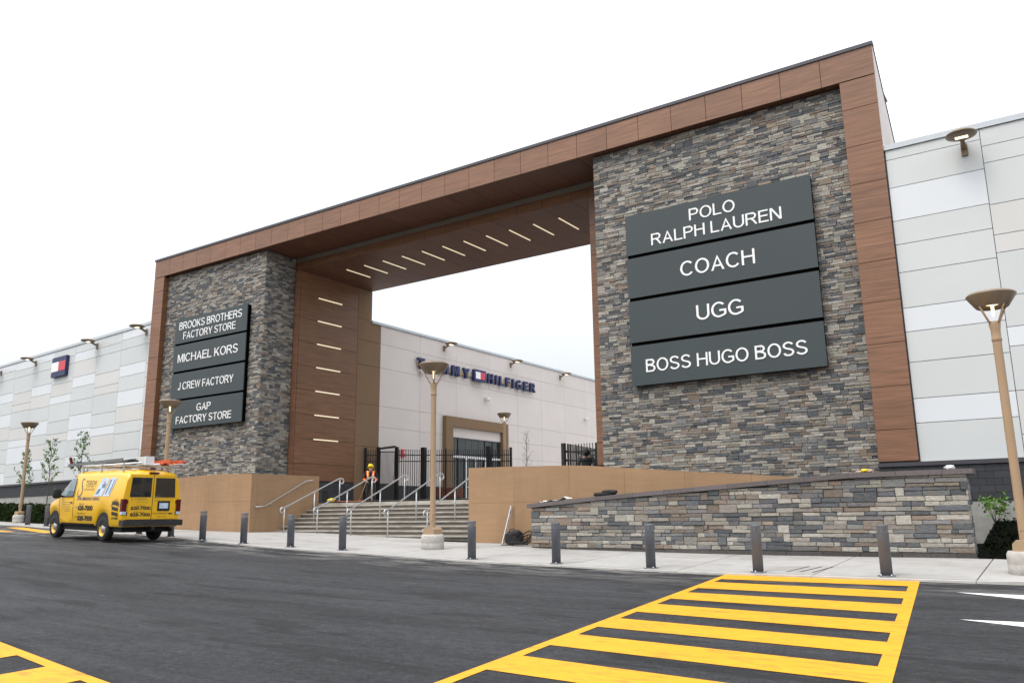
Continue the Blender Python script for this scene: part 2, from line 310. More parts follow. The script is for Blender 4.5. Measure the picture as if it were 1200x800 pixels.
# ------------------------------------------------------------------ lie of the land
GX = [-90, -70, -55, -46, -43, -37, -30, -25.3, -22.3, -20, -17.6, -12.7, -8, -6, -2.6, 0, 8, 60]
GZ = [.5, .3, .0, -.24, -.27, -.42, -.60, -.72, -.85, -.94, -1.01, -1.18, -1.27, -1.29, -1.30, -1.31, -1.32, -1.4]
KX = [-90, -60, -55, -46, -43, -37, -30, -25, -20, 60]; KY = [31, 23.5, 22.3, 20.7, 20.2, 19.2, 18.1, 17.35, 16.95, 16.9]
def G(x): return interp(x, GX, GZ)
def Yk(x): return interp(x, KX, KY)
def road(x, y): return G(x)+.02*(max(y, -6)-Yk(x))
def walk(x, y): return G(x)+.04+interp(x, [-30, -28, -17, -13.6, -2], [0, 0, .016, .03, .045])*(y-Yk(x))
xs = sorted(set(GX+KX+[-400, -150, 150, 400]+[-90+2.5*i for i in range(61)]))
rows = [-300, -100, -30, -6]+[0, 5, 10, 14]
mb = MB(); nr = len(rows)+1
for x in xs:
    for y in rows+[Yk(x)+.1]: mb.v.append((x, y, road(x, y)))
for i in range(len(xs)-1):
    for j in range(nr-1): mb.f.append((i*nr+j, (i+1)*nr+j, (i+1)*nr+j+1, i*nr+j+1))
mb.m = [0]*len(mb.f); mb.sm = [False]*len(mb.f)
mk('road', mb, 'asphalt', kind='structure', fix=False)
mb = MB(); nr = 8
def gz(x, y): return walk(x, min(y, 24))-.035
for x in xs:
    k = Yk(x)
    for y in (k+.05, k+2, k+4, k+6, k+8, 40, 120, 500): mb.v.append((x, y, gz(x, y)))
for i in range(len(xs)-1):
    for j in range(nr-1): mb.f.append((i*nr+j, (i+1)*nr+j, (i+1)*nr+j+1, i*nr+j+1))
mb.m = [0]*len(mb.f); mb.sm = [False]*len(mb.f)
mk('ground', mb, 'soil', kind='structure', fix=False)
# sidewalk: a structure whose slabs are separate pieces
sw = bpy.data.objects.new('sidewalk', None); COL.objects.link(sw); sw['kind'] = 'structure'
kb = bpy.data.objects.new('kerb', None); COL.objects.link(kb); kb['kind'] = 'structure'
def sheet(mb, x0, x1, ya, yb, zf, lift, skirt=.1, nx=3, ny=3):
    """solid slab following zf; ya,yb functions of x"""
    vs = []
    for i in range(nx+1):
        x = x0+(x1-x0)*i/nx
        for j in range(ny+1):
            y = ya(x)+(yb(x)-ya(x))*j/ny; vs.append((x, y, zf(x, y)+lift))
    n = len(vs); W = ny+1
    fs = [(i*W+j, (i+1)*W+j, (i+1)*W+j+1, i*W+j+1) for i in range(nx) for j in range(ny)]
    ring = [i*W for i in range(nx+1)]+[nx*W+j for j in range(1, W)]+[i*W+ny for i in range(nx-1, -1, -1)]+[j for j in range(ny-1, 0, -1)]
    for k in ring: vs.append((vs[k][0], vs[k][1], vs[k][2]-skirt))
    for k in range(len(ring)):
        k2 = (k+1) % len(ring); fs.append((ring[k], n+k, n+k2, ring[k2]))
    mb.add(vs, fs)
joints = [-1.62+2.83*k for k in range(-27, 6)]
for a, b in zip(joints[:-1], joints[1:]):
    m_ = (a+b)/2; back = 22.16 if m_ > -17.5 else 24.0
    if m_ < -31: back = 22.16
    if m_ < -40: back = None
    e = lambda x: Yk(x)+.20
    bk = (lambda x, q=back: q) if back else (lambda x: Yk(x)+3.1)
    mid = lambda x: (e(x)+bk(x))/2
    segs = [(e, bk)]
    if back == 24.0: segs = [(e, lambda x: 20.4), (lambda x: 20.415, bk)]
    for p0, p1 in segs:
        mb = MB(); sheet(mb, a+.012, b-.012, p0, p1, walk, 0); mk('slab', mb, 'walk', sw)
    mb = MB(); sheet(mb, a+.006, b-.006, lambda x: Yk(x)-.01, lambda x: Yk(x)+.185, lambda x, y: walk(x, Yk(x))+(.0 if x < -1.7 else .05*min(1, (x+1.7)/2)), .0, .3, nx=3, ny=1)
    mk('kerb_stone', mb, 'kerb', kb)
# tactile grooves cut beside the crosswalk: dark inlaid strips
gr = MB()
for (xa, ya), (xb, yb) in (((-5.07, 17.5), (-4.9, 18.6)), ((-4.81, 17.5), (-4.64, 18.6)), ((-4.56, 17.5), (-4.42, 18.6))):
    z0, z1 = walk(xa, ya)+.004, walk(xb, yb)+.004
    gr.add([(xa-.02, ya, z0), (xa+.02, ya, z0), (xb+.02, yb, z1), (xb-.02, yb, z1)], [(0, 1, 2, 3)])
mk('drain_groove', gr, 'joint', sw)

# ------------------------------------------------------------------ painted road markings
def strip(mb, q, lift=.006, n=8, zf=road):
    (ax, ay), (bx, by), (cx, cy), (dx, dy) = q; vs = []
    m = 6
    for i in range(n+1):
        s = i/n
        for j in range(m+1):
            t = j/m; x = (ax*(1-s)+bx*s)*(1-t)+(dx*(1-s)+cx*s)*t; y = (ay*(1-s)+by*s)*(1-t)+(dy*(1-s)+cy*s)*t
            vs.append((x, y, zf(x, y)+lift))
    mb.add(vs, [(i*(m+1)+j, (i+1)*(m+1)+j, (i+1)*(m+1)+j+1, i*(m+1)+j+1) for i in range(n) for j in range(m)])
cw = thing('crosswalk', 'large yellow ladder-striped crosswalk running from the sidewalk down to the right foreground', 'crosswalk', (-4, 10, road(-4, 10)))
Lo = lambda y: -6.18+(16.95-y)*.1035; Ro = lambda y: -2.53+(17.0-y)*.114
Li = lambda y: Lo(y)+.15; Ri = lambda y: Ro(y)-.16
ydR = [(16.05, 15.22), (14.25, 13.49), (12.50, 11.74), (10.82, 10.16), (9.41, 8.75), (8.0, 7.3), (6.6, 5.9), (5.2, 4.5)]
ydL = [(16.07, 15.51), (14.41, 13.73), (12.8, 12.11), (11.2, 10.51), (9.73, 9.1), (8.32, 7.64), (6.88, 6.24), (5.4, 4.8)]
ts, bs = [(16.93, 16.9)], []
for (a, b), (c, d) in zip(ydL, ydR):
    bs.append((a, c)); ts.append((b, d))
for k in range(len(ts)-1):
    (tl, tr), (bl, br) = ts[k], bs[k]
    mb = MB(); strip(mb, [(Li(bl), bl), (Ri(br), br), (Ri(tr), tr), (Li(tl), tl)]); mk('stripe', mb, 'yellow', cw)
for nm, fo, fi in (('border_line', Lo, Li), ('border_line', Ri, Ro)):
    mb = MB(); strip(mb, [(fo(4.6), 4.6), (fi(4.6), 4.6), (fi(16.93), 16.93), (fo(16.93), 16.93)], .0065, 2); mk(nm, mb, 'yellow', cw)
cw = thing('crosswalk', 'corner of a yellow striped marking cut by the lower left foreground', 'crosswalk', (-10, 4, road(-10, 4)))
BL = lambda x: 5.15-.154*(x+11.04)
mb = MB(); strip(mb, [(-13, BL(-13)-.14), (-5.5, BL(-5.5)-.14), (-5.5, BL(-5.5)), (-13, BL(-13))]); mk('border_line', mb, 'yellow', cw)
for a in (-12.75, -10.9, -9.06, -7.2):
    mb = MB(); strip(mb, [(a, 2.6), (a+.93, 2.6), (a+.93, BL(a+.93)-.13), (a, BL(a)-.13)], .0062); mk('stripe', mb, 'yellow', cw)
cw = thing('crosswalk', 'far yellow road stripes on the asphalt in front of the van at the left edge', 'crosswalk', (-38.5, 18, road(-38.5, 18)))
for q in ([(-44.5, 17.7), (-37.2, 16.6), (-36.3, 17.1), (-44.5, 18.6)], [(-41.3, 18.95), (-34.3, 17.2), (-33.6, 17.6), (-40.6, 19.4)]):
    mb = MB(); strip(mb, q); mk('stripe', mb, 'yellow', cw)
ar = thing('yield_marking', 'white pointed road markings at the right edge, beyond the crosswalk', 'road marking', (-.8, 14, road(-.8, 14)))
for q in ([(-1.78, 15.39), (-.2, 14.45), (1.6, 13.4), (1.6, 15.3)], [(-1.42, 12.28), (-.2, 11.72), (1.6, 11.0), (1.6, 12.6)]):
    mb = MB(); strip(mb, q); mk('arrow_point', mb, 'roadwhite', ar)
# ------------------------------------------------------------------ ledgestone cladding
def stone_colour():
    r = R.random()
    if r < .23: c = (.102, .109, .118)
    elif r < .43: c = (.18, .18, .178)
    elif r < .70: c = (.335, .318, .282)
    elif r < .86: c = (.275, .255, .225)
    elif r < .965: c = (.205, .172, .145)
    else: c = (.25, .20, .16)
    k = R.uniform(.78, 1.22)
    return tuple(v*k*R.uniform(.985, 1.015) for v in c)+(1,)
def ledge(u0, u1, z0, z1, rows=(.09, .135), lens=(.2, .62), p2=.09, top=None, gap=.007):
    """irregular coursed stones: list of (ua, ub, za, zb)"""
    res = []; z = z0; hs = []
    while z < z1-.03:
        h = R.uniform(*rows)
        if z1-(z+h) < .05: h = z1-z
        hs.append((z, z+h)); z += h
    blocked = []
    for i, (za, zb) in enumerate(hs):
        nb = []; u = u0; bl = sorted(blocked)
        while u < u1-.01:
            hit = next((b for b in bl if b[0]-1e-6 <= u < b[1]-1e-6), None)
            if hit: u = hit[1]; continue
            nx = min([b[0] for b in bl if b[0] > u+1e-6]+[u1])
            l = R.uniform(*lens)
            if R.random() < .15: l *= .5
            if nx-(u+l) < .11: l = nx-u
            e = min(u+l, nx)
            if i+1 < len(hs) and R.random() < p2 and l < lens[1]*.85:
                res.append((u, e, za, hs[i+1][1])); nb.append((u, e))
            else: res.append((u, e, za, zb))
            u = e
        blocked = nb
    out_ = []
    for a, b_, c, d in res:
        if top:
            ta, tb = top(a), top(b_)
            if c > min(ta, tb)-.03: continue
            out_.append((a+gap/2, b_-gap/2, c+gap/2, min(d, ta)-gap/2, min(d, tb)-gap/2))
        else: out_.append((a+gap/2, b_-gap/2, c+gap/2, d-gap/2, d-gap/2))
    return out_
CAMX = V3((0, 0, 0))
def clad(parent, O, U, Nn, lst, lim=300, dep=(.02, .055), ch=.009, jit=.004):
    def size(s):
        c = V3(O)+V3(U)*((s[0]+s[1])/2)+Z_*((s[2]+s[3])/2); w = (s[1]-s[0])*(s[3]-s[2])
        return w*abs(c.normalized().dot(V3(Nn)))/c.length_squared
    lst = sorted(lst, key=size, reverse=True)
    for s in lst[:lim]:
        mb = MB(); mb.tone = stone_colour(); mb.tile(O, U, Z_, Nn, s[0], s[1], s[2], s[3], R.uniform(*dep), ch, jit, v0b=s[2], v1b=s[4]); mk('stone', mb, 'stone', parent, fix=False)
    mb = MB()
    for s in lst[lim:]:
        mb.tone = stone_colour(); mb.tile(O, U, Z_, Nn, s[0], s[1], s[2], s[3], R.uniform(*dep), ch, jit, v0b=s[2], v1b=s[4])
    return mb
nX = V3((-1, 0, 0)); nY = V3((0, -1, 0))
def holes(lst, rects):
    return [s for s in lst if not any(s[0] > a and s[1] < b and s[2] > c and s[3] < d for a, b, c, d in rects)]

# right pier
rp = thing('stone_pier', 'tall right-hand pier clad in grey and tan ledgestone carrying four dark sign panels', 'pier', (-9.6, 27.4, -1.0))
mk('core', one('box', -14.36, -4.82, 27.36, 29.36, -1.2, 14.01), 'mortar', rp)
ls = ledge(-14.37, -4.81, .2, 14.0, (.078, .112), (.20, .52))
rest = clad(rp, (0, 27.36, 0), X_, nY, holes(ls, [(-12.8, -6.15, 4.7, 11.0)]), 300)
mk('stone_field', rest, 'stone', rp, kind='stuff', fix=False)
# left pier, front and the side towards the stairs
lp = thing('stone_pier', 'left-hand pier clad in grey and tan ledgestone, seen at its corner above the tan wall', 'pier', (-38.6, 27.4, -.6))
mk('core', one('box', -42.97, -34.24, 27.36, 29.36, -1, 14.01), 'mortar', lp)
ls = ledge(-42.98, -34.24, .4, 14.0, (.078, .112), (.20, .52))
rest = clad(lp, (0, 27.36, 0), X_, nY, holes(ls, [(-41.3, -35.4, 5.1, 10.95)]), 220)
ls = ledge(27.34, 29.36, .4, 14.0, (.078, .112), (.18, .45))
r2 = clad(lp, (-34.24, 0, 0), Y_, X_, ls, 80)
rest.add(r2.v, r2.f); rest.t = rest.t[:len(rest.t)-len(r2.f)]+r2.t
mk('stone_field', rest, 'stone', lp, kind='stuff', fix=False)

# low stone wall with its sloping cap
CX = [-13.62, -11.45, -8.64, -6.36, -4.44, -3.15, -1.80]; CZ = [.275, .445, .615, .745, .85, .865, .865]
cap = lambda x: interp(x, CX, CZ)
lw = thing('stone_wall', 'low ledgestone wall with dark sloping coping running behind the bollards on the right', 'wall', (-7.5, 21, walk(-7.5, 21)))
core = MB()
for k in range(len(CX)-1):
    a, b_ = max(CX[k], -13.5), min(CX[k+1], -1.98)
    core.prism([(a, -1.25), (b_, -1.25), (b_, cap(b_)-.12), (a, cap(a)-.12)], 21.04, 21.5)
mk('core', core, 'mortar', lw)
ls = ledge(-13.54, -1.94, -.98, .80, (.078, .122), (.22, .66), .12, top=lambda x: cap(x)-.115, gap=.008)
rest = clad(lw, (0, 21.04, 0), X_, nY, ls, 295, (.02, .06), .011, .006)
e = clad(lw, (-13.5, 21.5, 0), V3((0, -1, 0)), nX, ledge(0, .44, -.98, .12, (.1, .14), (.2, .4)), 0)
rest.add(e.v, e.f); rest.t = rest.t[:len(rest.t)-len(e.f)]+e.t
e = clad(lw, (-1.98, 21.0, 0), Y_, X_, ledge(0, .5, -1.1, .74, (.1, .14), (.2, .5)), 0)
rest.add(e.v, e.f); rest.t = rest.t[:len(rest.t)-len(e.f)]+e.t
mk('stone_field', rest, 'stone', lw, kind='stuff', fix=False)
x = -13.66
while x < -1.85:
    w = R.uniform(.85, 1.25); b_ = min(x+w, -1.80)
    if -1.80-b_ < .4: b_ = -1.80
    m_ = MB(); p = [(x+.003, cap(x)-.115), (b_-.003, cap(b_)-.115), (b_-.003, cap(b_)), (x+.003, cap(x))]
    m_.prism(p, 20.93, 21.58); mk('capstone', m_, 'capstone', lw); x = b_
x = -13.58
while x < -1.95:
    w = R.uniform(.7, 1.3); b_ = min(x+w, -1.92); m_ = MB(); za, zb = walk(x, 21)-.03, walk(b_, 21)-.03
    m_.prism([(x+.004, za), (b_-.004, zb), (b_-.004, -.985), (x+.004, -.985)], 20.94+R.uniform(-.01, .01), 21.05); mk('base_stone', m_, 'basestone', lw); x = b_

# ------------------------------------------------------------------ tan stucco walls round the stairs
TX = [-16.8, -15.0, -12.9, -12.2, -11.3, -10.5, -9.15, -7.7, -6.7, -5.4, -3.2]; TZ = [1.53, 1.50, 1.45, 1.41, 1.33, 1.25, 1.135, 1.0, .92, .80, .6]
tz = lambda x: interp(x, TX, TZ)
tw = thing('tan_wall', 'curved-top tan stucco wall right of the stairs, partly behind the low stone wall', 'wall', (-10, 22.3, walk(-10, 22.3)))
e = [-16.8, -14.95, -12.9, -11.0, -9.1, -7.2, -5.3, -3.2]
for a, b_ in zip(e[:-1], e[1:]):
    pts = [a+.003]+[q for q in TX if a+.02 < q < b_-.02]+[b_-.003]
    m_ = MB(); zs = -1.25
    for z0, zt in ((zs, .355), (.36, None)):
        poly = [(pts[0], z0), (pts[-1], z0)]+([(pts[-1], zt), (pts[0], zt)] if zt else [(q, tz(q)) for q in pts[::-1]])
        m_ = MB(); m_.prism(poly, 22.2, 22.5); mk('wall_panel', m_, 'tan', tw)
mk('return_wall', one('box', -16.8, -16.5, 22.503, 26.4, -1.2, 1.54), 'tan', tw)
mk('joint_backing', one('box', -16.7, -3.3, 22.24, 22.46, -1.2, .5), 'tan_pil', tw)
UX = [-44, -40, -36, -33.3, -32.85, -31.1, -29.5, -28.0]; UZ = [.95, 1.2, 1.5, 1.72, 1.76, 1.81, 1.80, 1.755]
uz = lambda x: interp(x, UX, UZ)
tl = thing('tan_wall', 'tan stucco wall left of the stairs, with a steel handrail on its side face', 'wall', (-31, 22.3, walk(-31, 22.3)))
e = [-28.0, -29.45, -31.0, -32.6, -34.2, -36.5, -40, -43.5]
for b_, a in zip(e[:-1], e[1:]):
    pts = [a+.003]+[q for q in UX if a+.02 < q < b_-.02]+[b_-.003]
    for z0, zt in ((-1.0, .655), (.66, None)):
        poly = [(pts[0], z0), (pts[-1], z0)]+([(pts[-1], zt), (pts[0], zt)] if zt else [(q, uz(q)) for q in pts[::-1]])
        m_ = MB(); m_.prism(poly, 22.2, 22.5); mk('wall_panel', m_, 'tan', tl)
mk('return_wall', one('box', -28.3, -28.0-.001, 22.503, 25.9, -1.0, 1.76), 'tan', tl)
mk('joint_backing', one('box', -43, -28.04, 22.24, 22.46, -1.0, .9), 'tan_pil', tl)
# paved plaza and infill behind the walls
pz = MB(); pz.box(-33.8, -16.0, 25.9, 29.4, -.6, .615); mk('landing', pz, 'step', kind='structure')
pz = MB()
pz.add([(-33.83, 29.4, .60), (-15.7, 29.4, .60), (-14, 34, .68), (-14, 95, .9), (-33.83, 95, .9), (-33.83, 34, .72)], [(0, 1, 2, 3, 4, 5)])
mk('plaza_paving', pz, 'walk', kind='structure')
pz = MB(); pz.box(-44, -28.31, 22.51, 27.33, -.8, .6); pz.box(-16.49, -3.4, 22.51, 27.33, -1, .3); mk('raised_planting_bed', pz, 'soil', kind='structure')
# steps
st = thing('staircase', 'wide worn concrete steps rising between the two tan walls', 'stairs', (-22.4, 24.5, -.8))
n = 9; top = .62; ri = .168; tr = (25.9-23.2)/(n-1)
for k in range(n):
    zt = top-ri*(n-1-k); y0 = 23.2+tr*k
    m_ = MB(); m_.box(-27.995, -16.81, y0, y0+tr+.32 if k < n-1 else 26.4, zt-ri-(.3 if k == 0 else -.045), zt-.045) if False else None
    sp_ = mk('step', one('box', -27.996, -16.809, y0, y0+tr+.06 if k < n-1 else 26.1, zt-.055, zt), 'step', st)
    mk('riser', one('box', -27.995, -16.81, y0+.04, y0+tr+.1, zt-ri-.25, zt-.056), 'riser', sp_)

# handrails
def rail_pts(x, yt, yb, zt, zb):
    p = []
    for k in range(9):      # curl at the top, behind the upper newel
        a = -math.pi/2-math.pi*k/8; p.append((x, yt+.16-.12*math.cos(a+math.pi/2)*0+.12*math.sin(-a-math.pi/2)*1, zt-.12-.12*math.cos(-a-math.pi/2)*-1+0))
    return p
def handrail(x, label):
    zt = .62+1.0; yt = 26.05; yb = 22.95; zb = walk(x, yb)+1.0
    t_ = thing('stair_handrail', label, 'handrail', (x, 24.5, -.1), 'steel handrails on the stairs')
    pts = []
    for k in range(8): a = math.pi*1.25*(1-k/7); pts.append((x, yt+.12+.11*math.sin(a), zt-.11+.11*math.cos(a)))
    pts += [(x, yt, zt), (x, yt-.1, zt-.02), (x, yb+.12, zb+.02), (x, yb, zb)]
    for k in range(8): a = math.pi*1.25*k/7; pts.append((x, yb-.05-.11*math.sin(a), zb-.11+.11*math.cos(a)))
    mk('rail', one('tube', pts, .028, 8), 'steel', t_)
    ym = (yt+yb)/2+.1; zm = zb+(zt-zb)*(ym-yb)/(yt-yb)
    for y, z0, z1 in ((yt, .6, zt-.02), (ym, -.25, zm-.03), (yb+.05, walk(x, yb)-.05, zb)):
        z0 = max(z0, -1.2)
        mk('newel_post', one('tube', [(x, y, z0), (x, y, z1)], .026, 8), 'steel', t_)
for x, l in ((-26.85, 'leftmost free-standing stair handrail, next to the left tan wall'), (-24.9, 'second free-standing stair handrail from the left'), (-23.05, 'middle stair handrail between the bollards and the gate'),
             (-21.15, 'fourth stair handrail, just left of the central lamp post'), (-19.25, 'rightmost stair handrail, passing behind the central lamp post')): handrail(x, l)
t_ = thing('wall_handrail', 'steel handrail fixed along the side face of the left tan wall', 'handrail', (-27.95, 24, .4))
mk('rail', one('tube', [(-27.98, 22.42, .41), (-27.9, 22.45, .41), (-27.9, 22.88, .44), (-27.9, 25.05, 1.52), (-27.9, 25.42, 1.57), (-27.98, 25.47, 1.57)], .026, 8), 'steel', t_)
for y, z in ((23.2, .6), (24.1, 1.04), (25.0, 1.48)): mk('bracket', one('tube', [(-28.0, y, z-.08), (-27.92, y, z-.08), (-27.9, y, z)], .012, 6), 'steel', t_)

# ------------------------------------------------------------------ the wood-clad gateway
gw = thing('entrance_gateway', 'huge brown wood-panelled gateway frame spanning the stairs', 'gateway', (-23.8, 27, .6))
def T(name, mt, O, U, V, Nn, u0, u1, v0, v1, d=.03, par=gw, g=.008, ch=.003):
    m_ = MB(); m_.tile(O, U, V, Nn, u0+g, u1-g, v0+g, v1-g, d, ch); return mk(name, m_, mt, par, fix=False)
body = MB()
body.box(-43.93, -42.99, 27.03, 29.35, -.8, 14.0); body.box(-4.80, -3.71, 27.03, 27.13, 1.3, 14.0)
body.box(-43.93, -7.0, 27.03, 29.37, 14.05, 15.02); body.box(-7.0, -4.80, 27.03, 27.45, 14.05, 15.02); body.box(-4.80, -3.71, 27.03, 27.13, 14.05, 15.02)
body.box(-34.23, -8.5, 29.40, 35.05, 13.78, 15.0)                    # beam over the passage
body.box(-34.20, -15.70, 29.41, 35.05, 13.35, 13.775)
body.box(-42.97, -33.87, 29.40, 34.95, -.5, 13.34); body.box(-15.70, -8.5, 29.40, 35.0, .2, 13.34); body.box(-42.97, -34.235, 29.38, 34.9, 13.345, 15.0)
mk('frame_body', body, 'joint', gw)
jx = [-3.68]+[-5.37-1.365*k for k in range(15)]+[-24.48-1.2865*k for k in range(1, 15)]+[-43.96]
for a, b_ in zip(jx[1:], jx[:-1]): T('fascia_panel', 'wood', (0, 27.03, 0), X_, Z_, nY, a, b_, 14.02, 15.05)
zr = [14.0, 12.98, 11.65, 10.34, 9.02, 7.68, 6.36, 5.02, 3.68, 2.35, 1.40]
for a, b_ in zip(zr[1:], zr[:-1]): T('leg_panel', 'wood', (0, 27.03, 0), X_, Z_, nY, -4.80, -3.68, a, b_)
zl = [14.0, 13.13, 11.83, 10.5, 9.18, 7.86, 6.54, 5.22, 3.9, 2.58, 1.3, 0]
for a, b_ in zip(zl[1:], zl[:-1]):
    T('leg_panel', 'wood', (0, 27.03, 0), X_, Z_, nY, -43.96, -42.965, a, b_)
    T('reveal_panel', 'wood_dark', (-42.99, 27.0, 0), Y_, Z_, X_, 0, .36, a, b_, .02)
m_ = MB(); m_.box(-44.0, -7.0, 26.96, 29.45, 15.055, 15.18); m_.box(-7.0, -3.64, 26.96, 27.2, 15.055, 15.18); mk('coping', m_, 'coping', gw)
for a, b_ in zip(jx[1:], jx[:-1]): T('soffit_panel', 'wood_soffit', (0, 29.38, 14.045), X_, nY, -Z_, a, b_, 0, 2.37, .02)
T('metal_strip', 'strip_grey', (0, 29.41, 0), X_, Z_, nY, -34.23, -14.37, 13.77, 14.02, .03, g=.001)
ib = [-14.38, -15.73, -16.6, -18.07, -19.46, -20.83, -22.2, -23.58, -24.93, -26.29, -27.66, -29.02, -30.38, -31.72, -32.98, -34.23]
for a, b_ in zip(ib[1:], ib[:-1]):
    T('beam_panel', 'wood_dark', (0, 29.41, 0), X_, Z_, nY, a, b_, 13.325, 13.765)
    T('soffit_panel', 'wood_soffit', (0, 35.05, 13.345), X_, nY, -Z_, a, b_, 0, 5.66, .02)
jz = [13.32]+[12.0-1.318*k for k in range(8)]+[1.86]
for a, b_ in zip(jz[1:], jz[:-1]):
    if b_-a < .3: continue
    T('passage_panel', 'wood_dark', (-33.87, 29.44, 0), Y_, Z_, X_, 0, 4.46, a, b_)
jz = [13.325]+[12.0-1.318*k for k in range(8)]+[1.86]
for a, b_ in zip(jz[1:], jz[:-1]):
    if b_-a < .3: continue
    T('jamb_panel', 'wood', (0, 29.41, 0), X_, Z_, nY, -34.23, -33.835, a, b_)
    T('jamb_panel', 'wood', (0, 29.41, 0), X_, Z_, nY, -15.73, -14.38, a, b_)
    T('passage_panel', 'wood_dark', (-15.70, 35.0, 0), nY, Z_, nX, 0, 5.56, a, b_)
# tan pilaster at the back of the passage
for a, b_ in zip([8.74, 6.43, 3.95, .7, 10.23, 11.5], [10.23, 8.74, 6.43, 3.95, 11.5, 13.32]):
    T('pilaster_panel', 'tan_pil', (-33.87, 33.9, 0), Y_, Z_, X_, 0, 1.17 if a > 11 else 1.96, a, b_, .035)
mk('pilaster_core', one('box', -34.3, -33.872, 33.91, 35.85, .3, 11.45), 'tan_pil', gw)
mk('plinth', one('box', -34.22, -33.80, 29.36, 33.88, .3, 1.80), 'block_mortar', gw)
for k in range(11):
    for j in range(4):
        o_ = 0 if k % 2 else .2
    pass
for r_ in range(6):
    y = 29.36-(.2 if r_ % 2 else 0)
    while y < 33.88:
        a, b_ = max(y, 29.36), min(y+.4, 33.88)
        if b_-a > .05: T('block', 'block', (-33.80, 0, 0), Y_, Z_, X_, a, b_, .6+.2*r_, .8+.2*r_, .012, g=.005)
        y += .4
# raked white side panel at the right end of the frame
m_ = MB(); vs = [(-3.70, 27.03, 11.3), (-3.70, 30.9, 11.3), (-3.70, 27.03, 15.05)]
m_.add(vs+[(v[0]+.03, v[1], v[2]) for v in vs], [(0, 1, 2), (5, 4, 3), (0, 3, 4, 1), (1, 4, 5, 2), (2, 5, 3, 0)]); mk('side_panel', m_, 'white_stucco', gw)
mk('side_trim', one('bar', (-3.66, 30.93, 11.3), (-3.66, 27.05, 15.1), .035, .03), 'coping', gw)
# strip lights: eleven in the soffit, seven on the passage wall
for x in ib[3:14]: mk('strip_light', one('box', x-.024, x+.024, 30.8, 32.65, 13.285, 13.322), 'striplight', gw)
for k in range(7): z = 12.0-1.318*k; mk('strip_light', one('box', -33.84, -33.80, 30.77, 32.57, z-.028, z+.028), 'striplight', gw)

# ------------------------------------------------------------------ sign panels with raised letters
def text_mesh(s, bold=0.0):
    cu = bpy.data.curves.new('t', 'FONT'); cu.body = s; cu.size = 1; cu.offset = bold; cu.resolution_u = 5
    o = bpy.data.objects.new('t', cu); COL.objects.link(o); dg = bpy.context.evaluated_depsgraph_get(); dg.update()
    me = bpy.data.meshes.new_from_object(o.evaluated_get(dg)); bpy.data.objects.remove(o)
    bm = bmesh.new(); bm.from_mesh(me); bpy.data.meshes.remove(me)
    bmesh.ops.remove_doubles(bm, verts=bm.verts, dist=1e-5); return bm
def fit_text(s, u0, u1, v0, v1, bold=0.0):
    """2-D faces of the text scaled into the box; returns list of glyphs (verts, faces) split by glyph"""
    bm = text_mesh(s, bold); bm.verts.ensure_lookup_table()
    if not bm.verts: return []
    xs_ = [v.co.x for v in bm.verts]; ys_ = [v.co.y for v in bm.verts]
    a, b_ = min(xs_), max(xs_); 
    cap_ = text_mesh('H', bold); cy0 = min(v.co.y for v in cap_.verts); cy1 = max(v.co.y for v in cap_.verts); cap_.free()
    sx = (u1-u0)/(b_-a); sy = (v1-v0)/(cy1-cy0)
    lab = {}; gl = []
    for f in bm.faces:
        if f.index in lab: continue
    bm.faces.ensure_lookup_table(); seen = set()
    for f in bm.faces:
        if f in seen: continue
        stack = [f]; seen.add(f); fs = []
        while stack:
            g_ = stack.pop(); fs.append(g_)
            for ed in g_.edges:
                for h in ed.link_faces:
                    if h not in seen: seen.add(h); stack.append(h)
        idx = {}; vs = []; ff = []
        for g_ in fs:
            t_ = []
            for v in g_.verts:
                if v not in idx: idx[v] = len(vs); vs.append((u0+(v.co.x-a)*sx, v0+(v.co.y-cy0)*sy))
                t_.append(idx[v])
            ff.append(t_)
        bl = [ed for g_ in fs for ed in g_.edges if len(ed.link_faces) == 1]
        ring = []
        for ed in bl:
            l_ = ed.link_loops[0]; ring.append((idx[l_.vert], idx[l_.link_loop_next.vert]))
        gl.append((vs, ff, ring))
    bm.free(); return gl
def letters(s, O, U, V, Nn, u0, u1, v0, v1, d, mt, par, bold=0.0, name='letter', back=0.0, join=False):
    O, U, V, Nn = V3(O), V3(U), V3(V), V3(Nn); big_ = MB()
    for vs, ff, ring in fit_text(s, u0, u1, v0, v1, bold):
        n_ = len(vs); pts = [O+U*a+V*b_+Nn*d for a, b_ in vs]+[O+U*a+V*b_+Nn*back for a, b_ in vs]
        fs = ff+[(j, i, i+n_, j+n_) for i, j in ring]
        if join: big_.add(pts, fs)
        else: m_ = MB(); m_.add(pts, fs); mk(name, m_, mt, par, fix=False)
    if join: return mk(name, big_, mt, par, fix=False)

